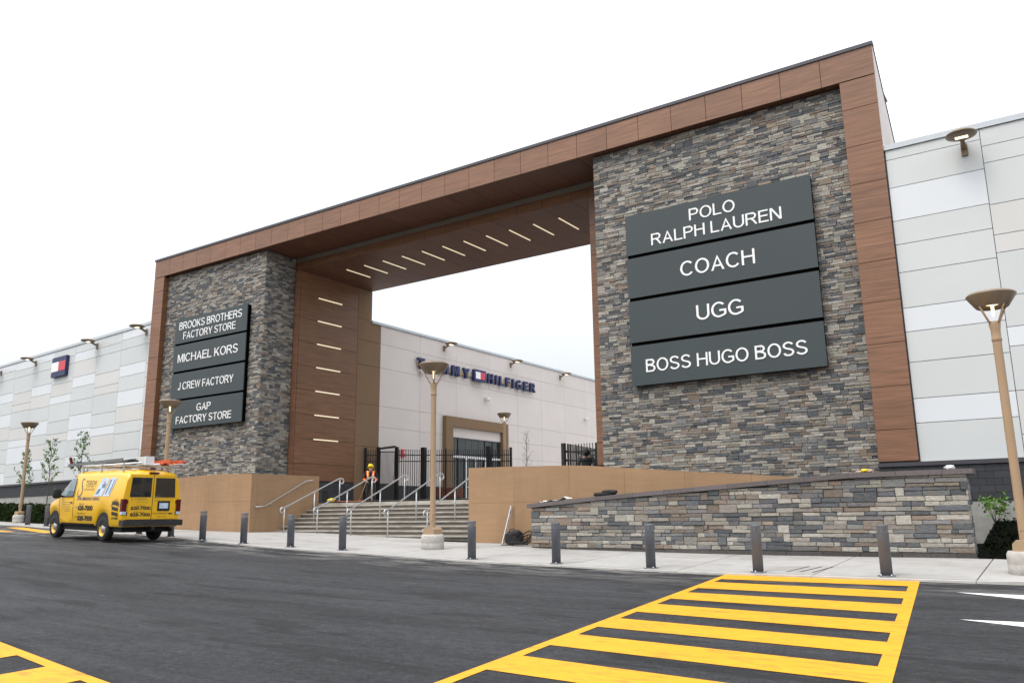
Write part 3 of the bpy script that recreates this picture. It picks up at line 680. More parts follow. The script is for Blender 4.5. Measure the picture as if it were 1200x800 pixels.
# ---- plain grotesque capitals drawn as strokes (cap height 1)
def arc_(cx, cy, rx, ry, a0, a1, n=14):
    return [(cx+rx*math.cos(math.radians(a0+(a1-a0)*k/n)), cy+ry*math.sin(math.radians(a0+(a1-a0)*k/n))) for k in range(n+1)]
def glyph(ch, w):
    h = w/2; t_, b_ = 1-h, h
    G_ = {
     'I': (w, [[(h, 0), (h, 1)]]), 'L': (.56, [[(h, 1), (h, 0)], [(w, b_), (.56, b_)]]),
     'T': (.68, [[(0, t_), (.68, t_)], [(.34, 1-w), (.34, 0)]]),
     'H': (.70, [[(h, 0), (h, 1)], [(.70-h, 0), (.70-h, 1)], [(w, .53), (.70-w, .53)]]),
     'E': (.62, [[(h, 0), (h, 1)], [(w, t_), (.60, t_)], [(w, .53), (.57, .53)], [(w, b_), (.62, b_)]]),
     'F': (.57, [[(h, 0), (h, 1)], [(w, t_), (.57, t_)], [(w, .51), (.52, .51)]]),
     'A': (.74, [[(h*1.05, 0), (.37, 1.02-h*.2), (.74-h*1.05, 0)], [(.20, .31), (.54, .31)]]),
     'M': (.80, [[(h, 0), (h, 1)], [(.80-h, 0), (.80-h, 1)], [(h*1.6, 1), (.40, .02), (.80-h*1.6, 1)]]),
     'N': (.70, [[(h, 0), (h, 1)], [(.70-h, 0), (.70-h, 1)], [(h*1.3, 1), (.70-h*1.3, 0)]]),
     'K': (.70, [[(h, 0), (h, 1)], [(w, .36), (.60, 1)], [(.28, .56), (.63, 0)]]),
     'W': (.98, [[(h*.8, 1), (.27, .02), (.49, .98), (.71, .02), (.98-h*.8, 1)]]),
     'Y': (.72, [[(h, 1), (.36, .42), (.72-h, 1)], [(.36, .44), (.36, 0)]]),
     'O': (.80, [arc_(.40, .5, .40-h, .515-h, 0, 360, 40)]),
     'C': (.76, [arc_(.40, .5, .40-h, .515-h, 42, 320, 30)]),
     'G': (.79, [arc_(.40, .5, .40-h, .515-h, 42, 296, 28)+[(.65, .125), (.79-h, .20), (.79-h, .45+h)], [(.43, .45), (.79-w, .45)]]),
     'U': (.70, [[(h, 1)]+arc_(.35, .36, .35-h, .375-h, 180, 360, 20)+[(.70-h, 1)]]),
     'J': (.48, [[(.48-h, 1)]+arc_(.24, .28, .24-h, .295-h, 0, -175, 18)]),
     'P': (.65, [[(h, 0), (h, 1)], [(w, t_), (.40, t_)]+arc_(.40, .715, .25-h, .285-h, 90, -90, 16)+[(w, .43+h)]]),
     'R': (.72, [[(h, 0), (h, 1)], [(w, t_), (.43, t_)]+arc_(.43, .725, .25-h, .275-h, 90, -90, 16)+[(w, .45+h)], [(.38, .45), (.50, .33), (.66, 0)]]),
     'B': (.66, [[(h, 0), (h, 1)], [(w, t_), (.38, t_)]+arc_(.38, .755, .23-h, .245-h, 90, -90, 14)+[(w, .51+h)], [(w+.01, .535), (.40, .535)]+arc_(.40, .268, .26-h, .27+.0-h+.062-.06, 90, -90, 14)+[(w, b_)]]),
     'S': (.67, [arc_(.335, .735, .29-h*.6, .28-h, 18, 215, 16)+[(.27, .525), (.42, .475)]+arc_(.335, .265, .325-h, .28-h, 40, -165, 16)]),
    }
    return G_[ch]
def ribbon(path, w):
    """side vertices of a mitred stroke; ends lying on the base or cap line are cut level with it"""
    n_ = len(path); closed = math.hypot(path[0][0]-path[-1][0], path[0][1]-path[-1][1]) < 1e-6
    Lf, Rt = [], []
    for i in range(n_):
        p_ = V3((*path[i], 0)); a = V3((*path[i-1], 0)) if i > 0 else (V3((*path[-2], 0)) if closed else None); c = V3((*path[i+1], 0)) if i < n_-1 else (V3((*path[1], 0)) if closed else None)
        d1 = (p_-a).normalized() if a is not None else (c-p_).normalized(); d2 = (c-p_).normalized() if c is not None else d1
        n1 = V3((-d1.y, d1.x, 0)); n2 = V3((-d2.y, d2.x, 0)); m_ = (n1+n2).normalized(); k = w/2/max(.25, m_.dot(n1))
        l_, r_ = p_+m_*k, p_-m_*k
        if (a is None or c is None) and path[i][1] in (0, 1) and abs(d1.y) > .2:
            for q in (l_, r_): tt = (path[i][1]-q.y)/d1.y; q += d1*tt
        Lf.append(l_); Rt.append(r_)
    for q in Lf+Rt: q.y = max(-.03, min(1.03, q.y))
    return Lf, Rt, closed
def signtext(s, O, U, V, Nn, u0, u1, v0, v1, d, mt, par, w=.117, gap=.095, back=0.0, name='letter'):
    O, U, V, Nn = V3(O), V3(U), V3(V), V3(Nn); x = 0; lay = []
    for i, ch in enumerate(s):
        if ch == ' ': x += .30; continue
        gw_, st_ = glyph(ch, w); lay.append((x, st_)); x += gw_+gap
    tot = x-gap; sx = (u1-u0)/tot; sy = v1-v0
    for ox, st_ in lay:
        mb = MB()
        for k, path in enumerate(st_):
            Lf, Rt, closed = ribbon(path, w); dd = d+.0015*k; n_ = len(Lf)
            P = lambda q, e: O+U*(u0+(ox+q.x)*sx)+V*(v0+q.y*sy)+Nn*e
            vs = [P(q, dd) for q in Lf]+[P(q, dd) for q in Rt]+[P(q, back) for q in Lf]+[P(q, back) for q in Rt]; fs = []
            for i in range(n_-1): fs += [(i, n_+i, n_+i+1, i+1), (i, i+1, 2*n_+i+1, 2*n_+i), (n_+i, 3*n_+i, 3*n_+i+1, n_+i+1)]
            if not closed: fs += [(0, 2*n_, 3*n_, n_), (n_-1, 2*n_-1, 4*n_-1, 3*n_-1)]
            mb.add(vs, fs)
        mk(name, mb, mt, par)
def sign(label, x0, x1, z0, z1, lines):
    low = 'lowest' not in label
    t_ = thing('sign_panel', label, 'sign', ((x0+x1)/2, 27.05, z0), 'dark tenant sign panels on the piers')
    m_ = MB(); m_.box(x0, x1, 27.05, 27.10, z0, z1); mk('panel', m_, 'sign', t_)
    m_ = MB(); m_.box(x0+.03, x1-.03, 27.102, 27.33, z0-(.17 if low else -.02), z1-.02); mk('mounting_frame', m_, 'void', t_)
    for s, a, b_, c, d in lines: signtext(s, (0, 27.05, 0), X_, Z_, nY, a, b_, c, d, .018, 'letter_white', t_)
sign('topmost dark sign on the right pier, two lines of white capitals starting with POLO', -12.93, -6.03, 9.50, 11.08, [('POLO', -10.36, -8.65, 10.37, 10.81), ('RALPH LAUREN', -11.89, -7.06, 9.73, 10.17)])
sign('second dark sign down on the right pier, reading COACH', -12.93, -6.03, 7.83, 9.37, [('COACH', -10.81, -8.08, 8.33, 8.87)])
sign('third dark sign down on the right pier, reading UGG', -12.93, -6.03, 6.13, 7.70, [('UGG', -10.3, -8.6, 6.63, 7.17)])
sign('lowest dark sign on the right pier, reading BOSS HUGO BOSS', -12.93, -6.03, 4.52, 6.0, [('BOSS HUGO BOSS', -12.34, -6.59, 4.98, 5.45)])
sign('topmost dark sign on the left pier, reading BROOKS BROTHERS FACTORY STORE', -41.55, -35.20, 9.70, 11.15, [('BROOKS BROTHERS', -41.15, -35.62, 10.49, 10.92), ('FACTORY STORE', -40.72, -36.1, 9.90, 10.31)])
sign('second dark sign down on the left pier, reading MICHAEL KORS', -41.55, -35.20, 8.09, 9.58, [('MICHAEL KORS', -41.08, -35.8, 8.58, 9.05)])
sign('third dark sign down on the left pier, reading J CREW FACTORY', -41.55, -35.20, 6.50, 7.96, [('J CREW FACTORY', -40.88, -36.03, 7.0, 7.42)])
sign('lowest dark sign on the left pier, reading GAP FACTORY STORE', -41.55, -35.20, 4.86, 6.38, [('GAP', -39.05, -37.82, 5.71, 6.11), ('FACTORY STORE', -40.85, -36.03, 5.10, 5.50)])

# ------------------------------------------------------------------ the panelled stores
def blocks(par, O, U, Nn, u0, u1, z0, z1, parts=True):
    mb = MB(); r_ = 0; z = z0
    while z < z1-.02:
        u = u0-(.2 if r_ % 2 else 0); zt = min(z+.2, z1)
        while u < u1:
            a, b_ = max(u, u0), min(u+.4, u1)
            if b_-a > .05:
                if parts: m_ = MB()
                else: m_ = mb
                m_.tile(O, U, Z_, Nn, a+.004, b_-.004, z+.004, zt-.004, .015, .004)
                if parts: mk('block', m_, 'block', par, fix=False)
            u += .4
        z = zt; r_ += 1
    if not parts: mk('block_field', mb, 'block', par, kind='stuff', fix=False)
cols = ['m_grey', 'm_white', 'm_beige']
# right store
rs = thing('store_building', 'store clad in pale grey metal panels to the right of the gateway', 'building', (8, 40, -.2))
mk('body', one('box', -14.2, 30, 29.42, 75, -1.3, 11.3), 'm_grey', rs)
mk('wall_backing', one('box', -4.80, 30, 27.14, 29.42, -1.3, 11.3), 'seam', rs)
zc = {0: [1.36, 2.51, 3.25, 4.36, 5.31, 6.06, 7.2, 8.11, 8.89, 10.0, 10.95, 11.28], 1: [1.36, 2.01, 3.25, 4.53, 5.1, 6.02, 7.34, 7.89, 8.84, 10.17, 10.71, 11.28]}
pc = {0: 'gwgggwgwggg', 1: 'gggwgwwbbgwg'}
vx = [-3.66, -1.0, 1.67, 4.33, 7.0, 9.67, 12.33, 15, 17.67, 20.33, 23, 25.67, 28.3]
key = {'g': 'm_grey', 'w': 'm_white', 'b': 'm_beige'}
seq = {0: 'gwggwgggwggg', 1: 'gbgwggbbgggg'}
for i, (a, b_) in enumerate(zip(vx[:-1], vx[1:])):
    z = zc[i % 2]
    for k in range(len(z)-1):
        mt = key[seq[i][k]] if i < 2 else R.choice(cols)
        T('wall_panel', mt, (0, 27.14, 0), X_, Z_, nY, a, b_, z[k], z[k+1], .04, rs, .009)
mk('coping', one('box', -3.66, 30, 27.05, 27.5, 11.29, 11.47), 'coping_pale', rs)
mk('base_ledge', one('box', -4.81, 30, 26.90, 27.13, 1.24, 1.352), 'coping', rs)
mk('block_wall', one('box', -4.80, 30, 26.98, 27.12, .2, 1.236), 'block_mortar', rs)
blocks(rs, (0, 26.98, 0), X_, nY, -4.80, 6, .22, 1.23)
mk('footing', one('box', -4.80, 30, 27.0, 27.11, -1.4, .20), 'conc_wall', rs)
# left store, turned a few degrees
ls_ = thing('store_building', 'long store clad in white, grey and beige panels to the left of the gateway', 'building', (-70, 40, .2))
dU = V3((-.9973, .0738, 0)); Ul = -dU; Nl = V3((-.0738, -.9973, 0)); O0 = V3((-43.9, 27.12, 0))
def lbox(par, name, mt, s0, s1, d0, d1, z0, z1):
    m_ = MB(); P = lambda s, d, z: O0+dU*s+Nl*d+Z_*z
    vs = [P(s, d, z) for z in (z0, z1) for d in (d0, d1) for s in (s0, s1)]
    m_.add(vs, [(0, 2, 3, 1), (4, 5, 7, 6), (0, 1, 5, 4), (2, 6, 7, 3), (0, 4, 6, 2), (1, 3, 7, 5)]); return mk(name, m_, mt, par)
lbox(ls_, 'body', 'm_grey', 0, 75, -.5, -40, -.5, 11.3)
lbox(ls_, 'wall_backing', 'seam', 0, 75, 0, -.49, -.5, 11.3)
zc = [[2.45, 3.0, 3.87, 5.04, 5.56, 6.40, 7.60, 8.12, 8.95, 10.14, 10.66, 11.28], [2.45, 3.3, 3.95, 4.98, 5.65, 6.6, 7.55, 8.43, 9.12, 10.15, 10.75, 11.28]]
sc = 'ggwwbgbbggw', 'wgggbwgwggw', 'ggbwggbbggg', 'gwgwwggwbwg', 'bggbggwbggg', 'gwbgwgbwggw'
us = [0, .43]+[.43+3.145*k for k in range(1, 24)]
for i in range(len(us)-1):
    z = zc[i % 2]
    for k in range(len(z)-1):
        mt = key[sc[i % 6][k]]
        T('wall_panel', mt, O0, Ul, Z_, Nl, -us[i+1], -us[i], z[k], z[k+1], .04, ls_, .010)
lbox(ls_, 'coping', 'coping_pale', 0, 75, .09, -.4, 11.29, 11.46)
lbox(ls_, 'base_ledge', 'coping', 0, 75, .2, 0, 2.32, 2.44)
lbox(ls_, 'block_wall', 'block_mortar', 0, 75, .08, 0, 1.55, 2.318)
lbox(ls_, 'footing', 'conc_wall', 0, 75, .06, 0, -.5, 1.548)
mb = MB()
for r_ in range(4):
    for k in range(95):
        a = .4*k+(.2 if r_ % 2 else 0); mb.tile(O0+Nl*.08, Ul, Z_, Nl, -a-.396, -a-.004, 1.554+.19*r_, 1.738+.19*r_, .015, .004)
mk('block_field', mb, 'block', ls_, kind='stuff', fix=False)
# store behind the gateway
ts_ = thing('store_building', 'off-white stucco store beyond the gateway with a bronze-framed glass entrance', 'building', (-45, 60, .8))
XW = -33.87
mk('body', one('box', -60, -33.9, 36.0, 95, -.5, 11.35), 'white_stucco', ts_)
yv = [35.87, 39.59, 43.34, 47.2, 50.83, 54.25, 57.81, 61.4, 65, 68.6, 72.2, 75.8, 79.4, 83, 86.6, 90.2, 94]
zv = [1.76, 3.95, 5.17, 6.43, 8.74, 10.22, 11.36]
for a, b_ in zip(yv[:-1], yv[1:]):
    for c, d in zip(zv[:-1], zv[1:]):
        T('wall_panel', 'white_stucco', (XW, 0, 0), Y_, Z_, X_, a, b_, c, d, .03, ts_, .007)
mk('joint_backing', one('box', -33.9, XW+.003, 35.87, 94, 1.7, 11.35), 'strip_grey', ts_)
mk('coping', one('box', -34.2, -33.76, 35.06, 95, 11.37, 11.52), 'coping_pale', ts_)
mk('block_wall', one('box', -33.9, -33.84, 35.88, 94, .3, 1.755), 'block_mortar', ts_)
for r_ in range(6):
    y = 35.9-(.2 if r_ % 2 else 0)
    while y < 54:
        a, b_ = max(y, 35.9), min(y+.4, 54)
        if not (41.8 < (a+b_)/2 < 49.1) and y < 46 and r_ > 0: T('block', 'block', (-33.84, 0, 0), Y_, Z_, X_, a, b_, .55+.2*r_, .75+.2*r_, .012, ts_, .005)
        y += .4
en = mk('entrance_frame', (lambda m_: (m_.box(XW, XW+.35, 41.9, 42.64, .75, 6.38), m_.box(XW, XW+.35, 48.42, 49.12, .75, 6.38), m_.box(XW, XW+.35, 42.642, 48.418, 5.72, 6.38), m_)[-1])(MB()), 'tan_pil', ts_)
mk('header_panel', one('box', XW, XW+.12, 42.65, 48.41, 5.06, 5.715), 'white_stucco', ts_)
sf = mk('shopfront', one('box', XW, XW+.04, 42.65, 48.41, .78, 5.05), 'glass', ts_)
for a, b_ in ((42.66, 44.26), (44.32, 46.5), (46.58, 48.4)):
    n_ = 3 if b_-a > 1.7 else 2
    for k in range(n_):
        y0, y1 = a+(b_-a)*k/n_, a+(b_-a)*(k+1)/n_
        mk('pane', one('box', XW+.045, XW+.055, y0+.03, y1-.03, 3.85, 5.0), 'glass', sf)
        mk('pane', one('box', XW+.045, XW+.055, y0+.03, y1-.03, .9, 3.72), 'glass', sf)
fr = MB()
for y in (42.68, 43.5, 46.58, 47.5, 48.38): fr.box(XW+.05, XW+.11, y-.03, y+.03, .8, 5.05)
fr.box(XW+.05, XW+.11, 42.66, 48.4, 4.98, 5.05); fr.box(XW+.05, XW+.11, 42.66, 48.4, 2.3, 2.36)
mk('mullions', fr, 'coping', sf)
dr = MB()
for y in (44.3, 45.4, 46.5): dr.box(XW+.112, XW+.17, y-.06, y+.06, .8, 3.84)
dr.box(XW+.112, XW+.169, 42.7, 48.38, 3.70, 3.86); dr.box(XW+.112, XW+.169, 44.3, 46.5, .8, .98); dr.box(XW+.112, XW+.168, 44.3, 46.5, 1.75, 1.82)
mk('door', dr, 'white_frame', ts_)
# letters TOMMY [flag] HILFIGER as separate channel letters
tl_ = thing('wall_lettering', 'dark blue channel letters with a small flag logo high on the off-white store wall', 'sign', (-33.7, 46, 9.2))
OL = (-33.83, 0, 0)
signtext('TOMMY', OL, Y_, Z_, X_, 39.05, 44.5, 9.14, 9.84, .30, 'navy', tl_, w=.21, gap=.42, back=.12)
signtext('HILFIGER', OL, Y_, Z_, X_, 46.68, 52.9, 9.14, 9.84, .30, 'navy', tl_, w=.21, gap=.34, back=.12)
mk('raceway', one('box', -33.83, -33.70, 39.2, 52.8, 9.36, 9.5), 'gold', tl_)
fl = MB(); fl.box(-33.69, -33.45, 44.93, 46.27, 9.08, 9.90); mk('logo_panel', fl, 'navy', tl_)
mk('logo_field', one('box', -33.45, -33.43, 45.06, 45.60, 9.25, 9.73), 'white', tl_); mk('logo_field', one('box', -33.45, -33.43, 45.604, 46.14, 9.25, 9.73), 'red', tl_)
fg = thing('flag_sign', 'small white and red flag logo edged in navy, alone on the left store wall', 'sign', (-55.5, 28, 10))
def ft(name, mt, s0, s1, z0, z1, d0, d1):
    m_ = MB(); P = lambda s, d, z: O0+dU*s+Nl*d+Z_*z
    vs = [P(s, d, z) for z in (z0, z1) for d in (d0, d1) for s in (s0, s1)]
    m_.add(vs, [(0, 2, 3, 1), (4, 5, 7, 6), (0, 1, 5, 4), (2, 6, 7, 3), (0, 4, 6, 2), (1, 3, 7, 5)]); mk(name, m_, mt, fg)
ft('logo_panel', 'navy', 10.65, 12.75, 9.42, 10.76, .06, .26)
ft('logo_field', 'white', 11.70, 12.755, 9.78, 10.42, .24, .275); ft('logo_field', 'red', 10.67, 11.695, 9.78, 10.42, .261, .275)
# ------------------------------------------------------------------ bollards
bo = thing('bollard', 'x', 'bollard', (0, 0, 0), 'dark bollards along the kerb')
mk('shaft', one('lathe', [(.001, 0), (.108, 0), (.108, .80)], 20), 'bollard', bo)
mb = MB(); mb.lathe([(.16, -.02), (.16, .012), (.10, .016)], 20); mk('base_flange', mb, 'bollard', bo)
for a in (.7, 2.27, 3.84, 5.41): mb = MB(); mb.lathe([(.016, .012), (.016, .035), (.001, .037)], 6, (.13*math.cos(a), .13*math.sin(a), 0)); mk('anchor_bolt', mb, 'steel', bo)
mb = MB()
for k in range(7): z = .80+k*.017; mb.lathe([(.102, z), (.110, z+.002), (.110, z+.011), (.102, z+.013)], 20)
mk('light_band', mb, 'bollard_cap', bo)
mk('cap', one('lathe', [(.112, .915), (.112, .94), (.098, .952), (.001, .955)], 20), 'bollard', bo)
BP = [(-24.11, 17.25, 'first bollard to the right of the yellow van'), (-22.0, 17.25, 'bollard before the corner of the left tan wall, second to the right of the van'),
      (-19.8, 17.25, 'bollard before the left end of the stairs'), (-17.6, 17.25, 'bollard before the middle of the stairs, left of the central lamp post'),
      (-12.95, 17.25, 'bollard before the left edge of the right tan wall, right of the central lamp post'), (-10.43, 17.25, 'bollard before the left end of the low stone wall'),
      (-7.98, 17.25, 'bollard before the middle of the low stone wall, left of the crosswalk'), (-5.58, 17.25, 'bollard at the left corner of the large crosswalk'),
      (-3.13, 17.27, 'rightmost bollard, at the right corner of the large crosswalk'),
      (-42.63, 20.56, 'leftmost bollard, beside the far left lamp base'), (-39.99, 20.14, 'bollard just left of the van front wheel'),
      (-37.5, 19.6, None), (-35.0, 19.2, None), (-32.6, 18.75, None), (-29.3, 18.2, None), (-26.7, 17.8, None)]
for i, (x, y, l) in enumerate(BP):
    o = bo if i == 0 else dup(bo, (0, 0, 0))
    o.location = (x, y, walk(x, y)+.003); o.rotation_euler.z = R.uniform(0, 1.5)
    
    o['label'] = l or ('charcoal bollard behind the van, %s' % ['near its cab door', 'seen under it between its wheels', 'behind its middle', 'behind its rear wheel', 'behind its rear corner'][i-11])

# ------------------------------------------------------------------ street lamps
def lamp_proto():
    t_ = thing('street_lamp', 'x', 'street lamp', (0, 0, 0), 'tan street lamps with bowl shades')
    b_ = mk('base', one('lathe', [(.001, -.1), (.335, -.1), (.335, .16), (.325, .18), (.335, .2), (.335, .36), (.30, .42), (.001, .42)], 28), 'base', t_)
    mb = MB(); mb.prism([(-.21, .42), (.21, .42), (.2, .56), (.14, .62), (-.14, .62), (-.2, .56)], -.2, .2); mk('base_cover', mb, 'post', t_)
    mk('pole', one('lathe', [(.082, .6), (.082, 4.55)], 18), 'post', t_)
    mk('collar', one('lathe', [(.084, 4.5), (.094, 4.51), (.094, 4.56), (.086, 4.58), (.088, 4.72), (.11, 4.86), (.10, 4.9), (.001, 4.9)], 18), 'post', t_)
    mb = MB(); mb.box(-.06, .06, -.088, -.07, .8, 1.0); mk('hand_hole_cover', mb, 'post', t_)
    for k in range(4):
        a = math.pi/4+k*math.pi/2; c, s = math.cos(a), math.sin(a)
        mb = MB(); mb.tube([(.085*c, .085*s, 4.84), (.15*c, .15*s, 4.95), (.30*c, .30*s, 5.22)], .018, 8); mk('arm', mb, 'post', t_)
    sh = mk('shade', one('lathe', [(.20, 5.25), (.285, 5.20), (.30, 5.21), (.455, 5.44), (.455, 5.46), (.40, 5.50), (.001, 5.53)], 36), 'shade', t_)
    mk('reflector', one('lathe', [(.001, 5.30), (.19, 5.29), (.20, 5.25)], 28), 'shade', sh)
    mb = MB(); mb.lathe([(.001, 5.262), (.12, 5.262), (.13, 5.275), (.001, 5.285)], 20); mk('lamp_disc', mb, 'lamp', t_)
    mk('lamp_tube', one('lathe', [(.001, 5.02), (.022, 5.02), (.03, 5.12), (.03, 5.26), (.001, 5.265)], 12), 'lamp', t_)
    return t_
lm = lamp_proto()
for i, (x, y, z, s, l) in enumerate([(-15.83, 19.16, None, 1.01, 'tall tan street lamp standing on the sidewalk in front of the stairs'), (-.87, 18.3, None, .975, 'street lamp at the right edge beside the stone wall end'),
        (-48.0, 22.7, None, 1, 'street lamp at the far left, beside the clipped hedge'), (-31.3, 20.4, None, .985, 'street lamp rising behind the yellow van before the left pier'), (-29.45, 42.7, .80, 1, 'street lamp inside the plaza before the glass entrance')]):
    o = lm if i == 0 else dup(lm, (0, 0, 0))
    o.location = (x, y, walk(x, y) if z is None else z); o['label'] = l; o.scale = (s, s, s)
# paper cup on the lamp base
t_ = thing('paper_cup', 'white cup left on the concrete base of the central street lamp', 'cup', (-16.05, 19.02, walk(-15.83, 19.16)+.424))
mb = MB(); x, y, z = t_.location; mb.lathe([(.001, z), (.03, z), (.042, z+.15), (.036, z+.15), (.001, z+.14)], 12, (x, y, 0)); mk('cup', mb, 'plastic', t_)

# ------------------------------------------------------------------ wall lamps
wl = thing('wall_lamp', 'x', 'wall lamp', (0, 0, 0), 'disc-shaped lamps along the tops of the store walls')
mk('bracket', one('box', -.09, .09, -.05, 0, -.28, .10), 'shade', wl)
mb = MB(); mb.bar((0, -.04, -.06), (0, -.45, .12), .12, .09); mk('arm', mb, 'shade', wl)
mb = MB(); mb.lathe([(.001, .10), (.30, .10), (.42, .15), (.43, .18), (.38, .23), (.001, .26)], 32, (0, -.62, 0)); hd = mk('head', mb, 'shade', wl)
mb = MB()
for i in range(4):
    for j in range(2): mb.box(-.17+.09*i, -.095+.09*i, -.70+.09*j, -.625+.09*j, .085, .099)
mk('led_array', mb, 'led', hd)
ps = []
for s, l in ((.62, 'wall lamp closest to the gateway on the left store'), (6.78, 'wall lamp between the gateway and the flag logo on the left store'), (15.9, 'wall lamp just left of the flag logo on the left store'), (22.0, 'wall lamp at the extreme left edge of the photo')):
    p_ = O0+dU*s+Nl*.045; ps.append(((p_.x, p_.y, 10.93), math.radians(-4.2), l))
ps.append(((-1.45, 27.09, 10.80), 0, 'large lit lamp high on the right store wall'))
for y, l in ((42.0, 'wall lamp above the first letters on the off-white store'), (49.95, 'wall lamp above the last letters on the off-white store'), (57.2, 'farthest lamp on the off-white store wall, near the right pier')): ps.append(((-33.83, y, 11.0), math.radians(90), l))
for i, (p_, rz, l) in enumerate(ps):
    o = wl if i == 0 else dup(wl, (0, 0, 0)); o.location = p_; o.rotation_euler.z = rz; o['label'] = l
# cameras and alarm
sc_ = thing('security_camera', 'x', 'camera', (0, 0, 0), 'white security cameras on the off-white wall')
mk('housing', one('lathe', [(.001, -.17), (.10, -.12), (.15, 0), (.15, .12), (.001, .14)], 16), 'plastic', sc_); mk('mount', one('box', -.08, .08, 0, .22, .02, .14), 'plastic', sc_)
for i, (y, z, l) in enumerate(((46.7, 7.95, 'white dome camera on the wall under the blue letters'), (61.1, 7.8, 'white dome camera on the wall nearest the right pier'), (39.6, 8.9, 'small camera on the wall below the first blue letter'))):
    o = sc_ if i == 0 else dup(sc_, (0, 0, 0)); o.location = (-33.6, y, z); o.rotation_euler.z = math.radians(90); o['label'] = l
t_ = thing('alarm_box', 'small red alarm box on the off-white wall above the gate', 'alarm', (-33.7, 38, 3.6))
mk('box', one('box', -33.83, -33.7, 37.85, 38.12, 3.5, 3.95), 'red', t_); mk('lens', one('box', -33.70, -33.68, 37.92, 38.05, 3.7, 3.85), 'white', t_)

# ------------------------------------------------------------------ metal fences and gate
def picket_run(par, a, b_, z0, zt, step=.125, w=.027, name='picket'):
    a, b_ = V3(a), V3(b_); n_ = max(1, int((b_-a).length/step))
    for k in range(1, n_):
        p_ = a+(b_-a)*(k/n_); m_ = MB(); m_.bar((p_.x, p_.y, z0), (p_.x, p_.y, zt), w); mk(name, m_, 'black', par, fix=False)
def fence_run(par, a, b_, z0, zt, rails=(.32, .68)):
    picket_run(par, a, b_, z0+.08, zt)
    for dz in rails: mk('rail', one('bar', (a[0], a[1], zt-dz), (b_[0], b_[1], zt-dz), .04, .055), 'black', par)
    mk('rail', one('bar', (a[0], a[1], z0+.18), (b_[0], b_[1], z0+.18), .04, .055), 'black', par)
FA, FB = V3((-33.78, 34.6, 0)), V3((-27.3, 40.3, 0)); FP = lambda t: FA+(FB-FA)*t
fz, ft_ = .70, 3.74
fe = thing('metal_fence', 'tall black picket fence in front of the glass entrance, behind the stairs', 'fence', FP(.5)+Z_*fz)
for t0, w, zt in ((.012, .11, 3.86), (.095, .13, 3.90), (.222, .13, 3.90), (.40, .26, 3.86), (.55, .07, 3.80), (.845, .26, 3.92), (.995, .12, 3.86)):
    p_ = FP(t0); mk('post', one('bar', (p_.x, p_.y, fz-.1), (p_.x, p_.y, zt), w), 'black', fe)
for t0, t1 in ((.012, .095), (.222, .40), (.40, .55), (.55, .845), (.845, .995)): fence_run(fe, tuple(FP(t0)), tuple(FP(t1)), fz, ft_)
gt = thing('metal_gate', 'black metal gate with raised top bar, set in the fence behind the stairs', 'gate', FP(.16)+Z_*fz)
a, b_ = FP(.105), FP(.212)
fr = MB(); fr.bar((a.x, a.y, fz+.05), (a.x, a.y, 3.82), .07); fr.bar((b_.x, b_.y, fz+.05), (b_.x, b_.y, 3.92), .08); fr.bar((a.x, a.y, 3.80), (b_.x, b_.y, 3.92), .12); fr.bar((a.x, a.y, 3.62), (b_.x, b_.y, 3.62), .06); fr.bar((a.x, a.y, fz+.1), (b_.x, b_.y, fz+.1), .08)
mk('gate_frame', fr, 'black', gt); picket_run(gt, a, b_, fz+.1, 3.62, .062, .016)
mk('kick_panel', one('bar', (a.x, a.y, 1.25), (b_.x, b_.y, 1.25), .02, 1.1), 'black', gt)
mk('lock', one('bar', (b_.x-.05, b_.y-.04, 2.0), (b_.x-.05, b_.y-.04, 2.25), .08), 'steel', gt)
f2 = thing('metal_fence', 'short piece of black picket fence beside the inner edge of the right pier', 'fence', (-17, 29.6, .6))
for x, y, w, zt in ((-17.42, 29.6, .15, 2.86), (-15.85, 29.6, .06, 2.8)): mk('post', one('bar', (x, y, .5), (x, y, zt), w), 'black', f2)
fence_run(f2, (-17.35, 29.6, 0), (-15.78, 29.6, 0), .6, 2.80)
fence_run(f2, (-17.35, 29.7, 0), (-17.9, 34.0, 0), .6, 2.86)
# planter seen through the fence
t_ = thing('planter', 'low red-brown planter with white strip seen through the fence left of the entrance', 'planter', (-30.4, 38.6, .8))
mk('box', one('box', -31.6, -29.9, 38.2, 39.0, 1.0, 1.55), 'redbrown', t_); mk('plinth', one('box', -31.5, -30.0, 38.25, 38.95, .7, 1.0), 'block', t_)

# ------------------------------------------------------------------ plants
def leaves(mb, pts, size, tilt=1.0):
    for p_ in pts:
        s = size*R.uniform(.6, 1.3); a = V3((R.gauss(0, 1), R.gauss(0, 1), R.gauss(0, 1)*tilt)).normalized(); b_ = a.orthogonal().normalized(); b_.rotate(Matrix.Rotation(R.uniform(0, 6.28), 3, a)); c = a.cross(b_)
        p_ = V3(p_); mb.add([p_-b_*s, p_-c*s*.45+a*s*.1, p_+b_*s, p_+c*s*.45+a*s*.1], [(0, 1, 2, 3)])
hg = thing('hedge', 'clipped dark green hedge along the foot of the left store', 'hedge', (-52, 23.8, .15))
core = MB(); hx = [-80, -70, -60, -55, -50, -46, -42, -38]; 
hy = lambda x: 22.5-(x+45)*.09
for x0, x1 in zip(hx[:-1], hx[1:]):
    a, b_ = hy(x0), hy(x1)
    core.add([(x0, a+.15, -.3), (x1, b_+.15, -.3), (x1, b_+1.2, -.3), (x0, a+1.2, -.3)]+[(x0, a+.15, walk(x0, 22)+.87), (x1, b_+.15, walk(x1, 22)+.87), (x1, b_+1.2, walk(x1, 22)+.87), (x0, a+1.2, walk(x0, 22)+.87)], [(0, 1, 5, 4), (1, 2, 6, 5), (2, 3, 7, 6), (3, 0, 4, 7), (4, 5, 6, 7)])
mk('branches', core, 'soil', hg, fix=False)
pts = []
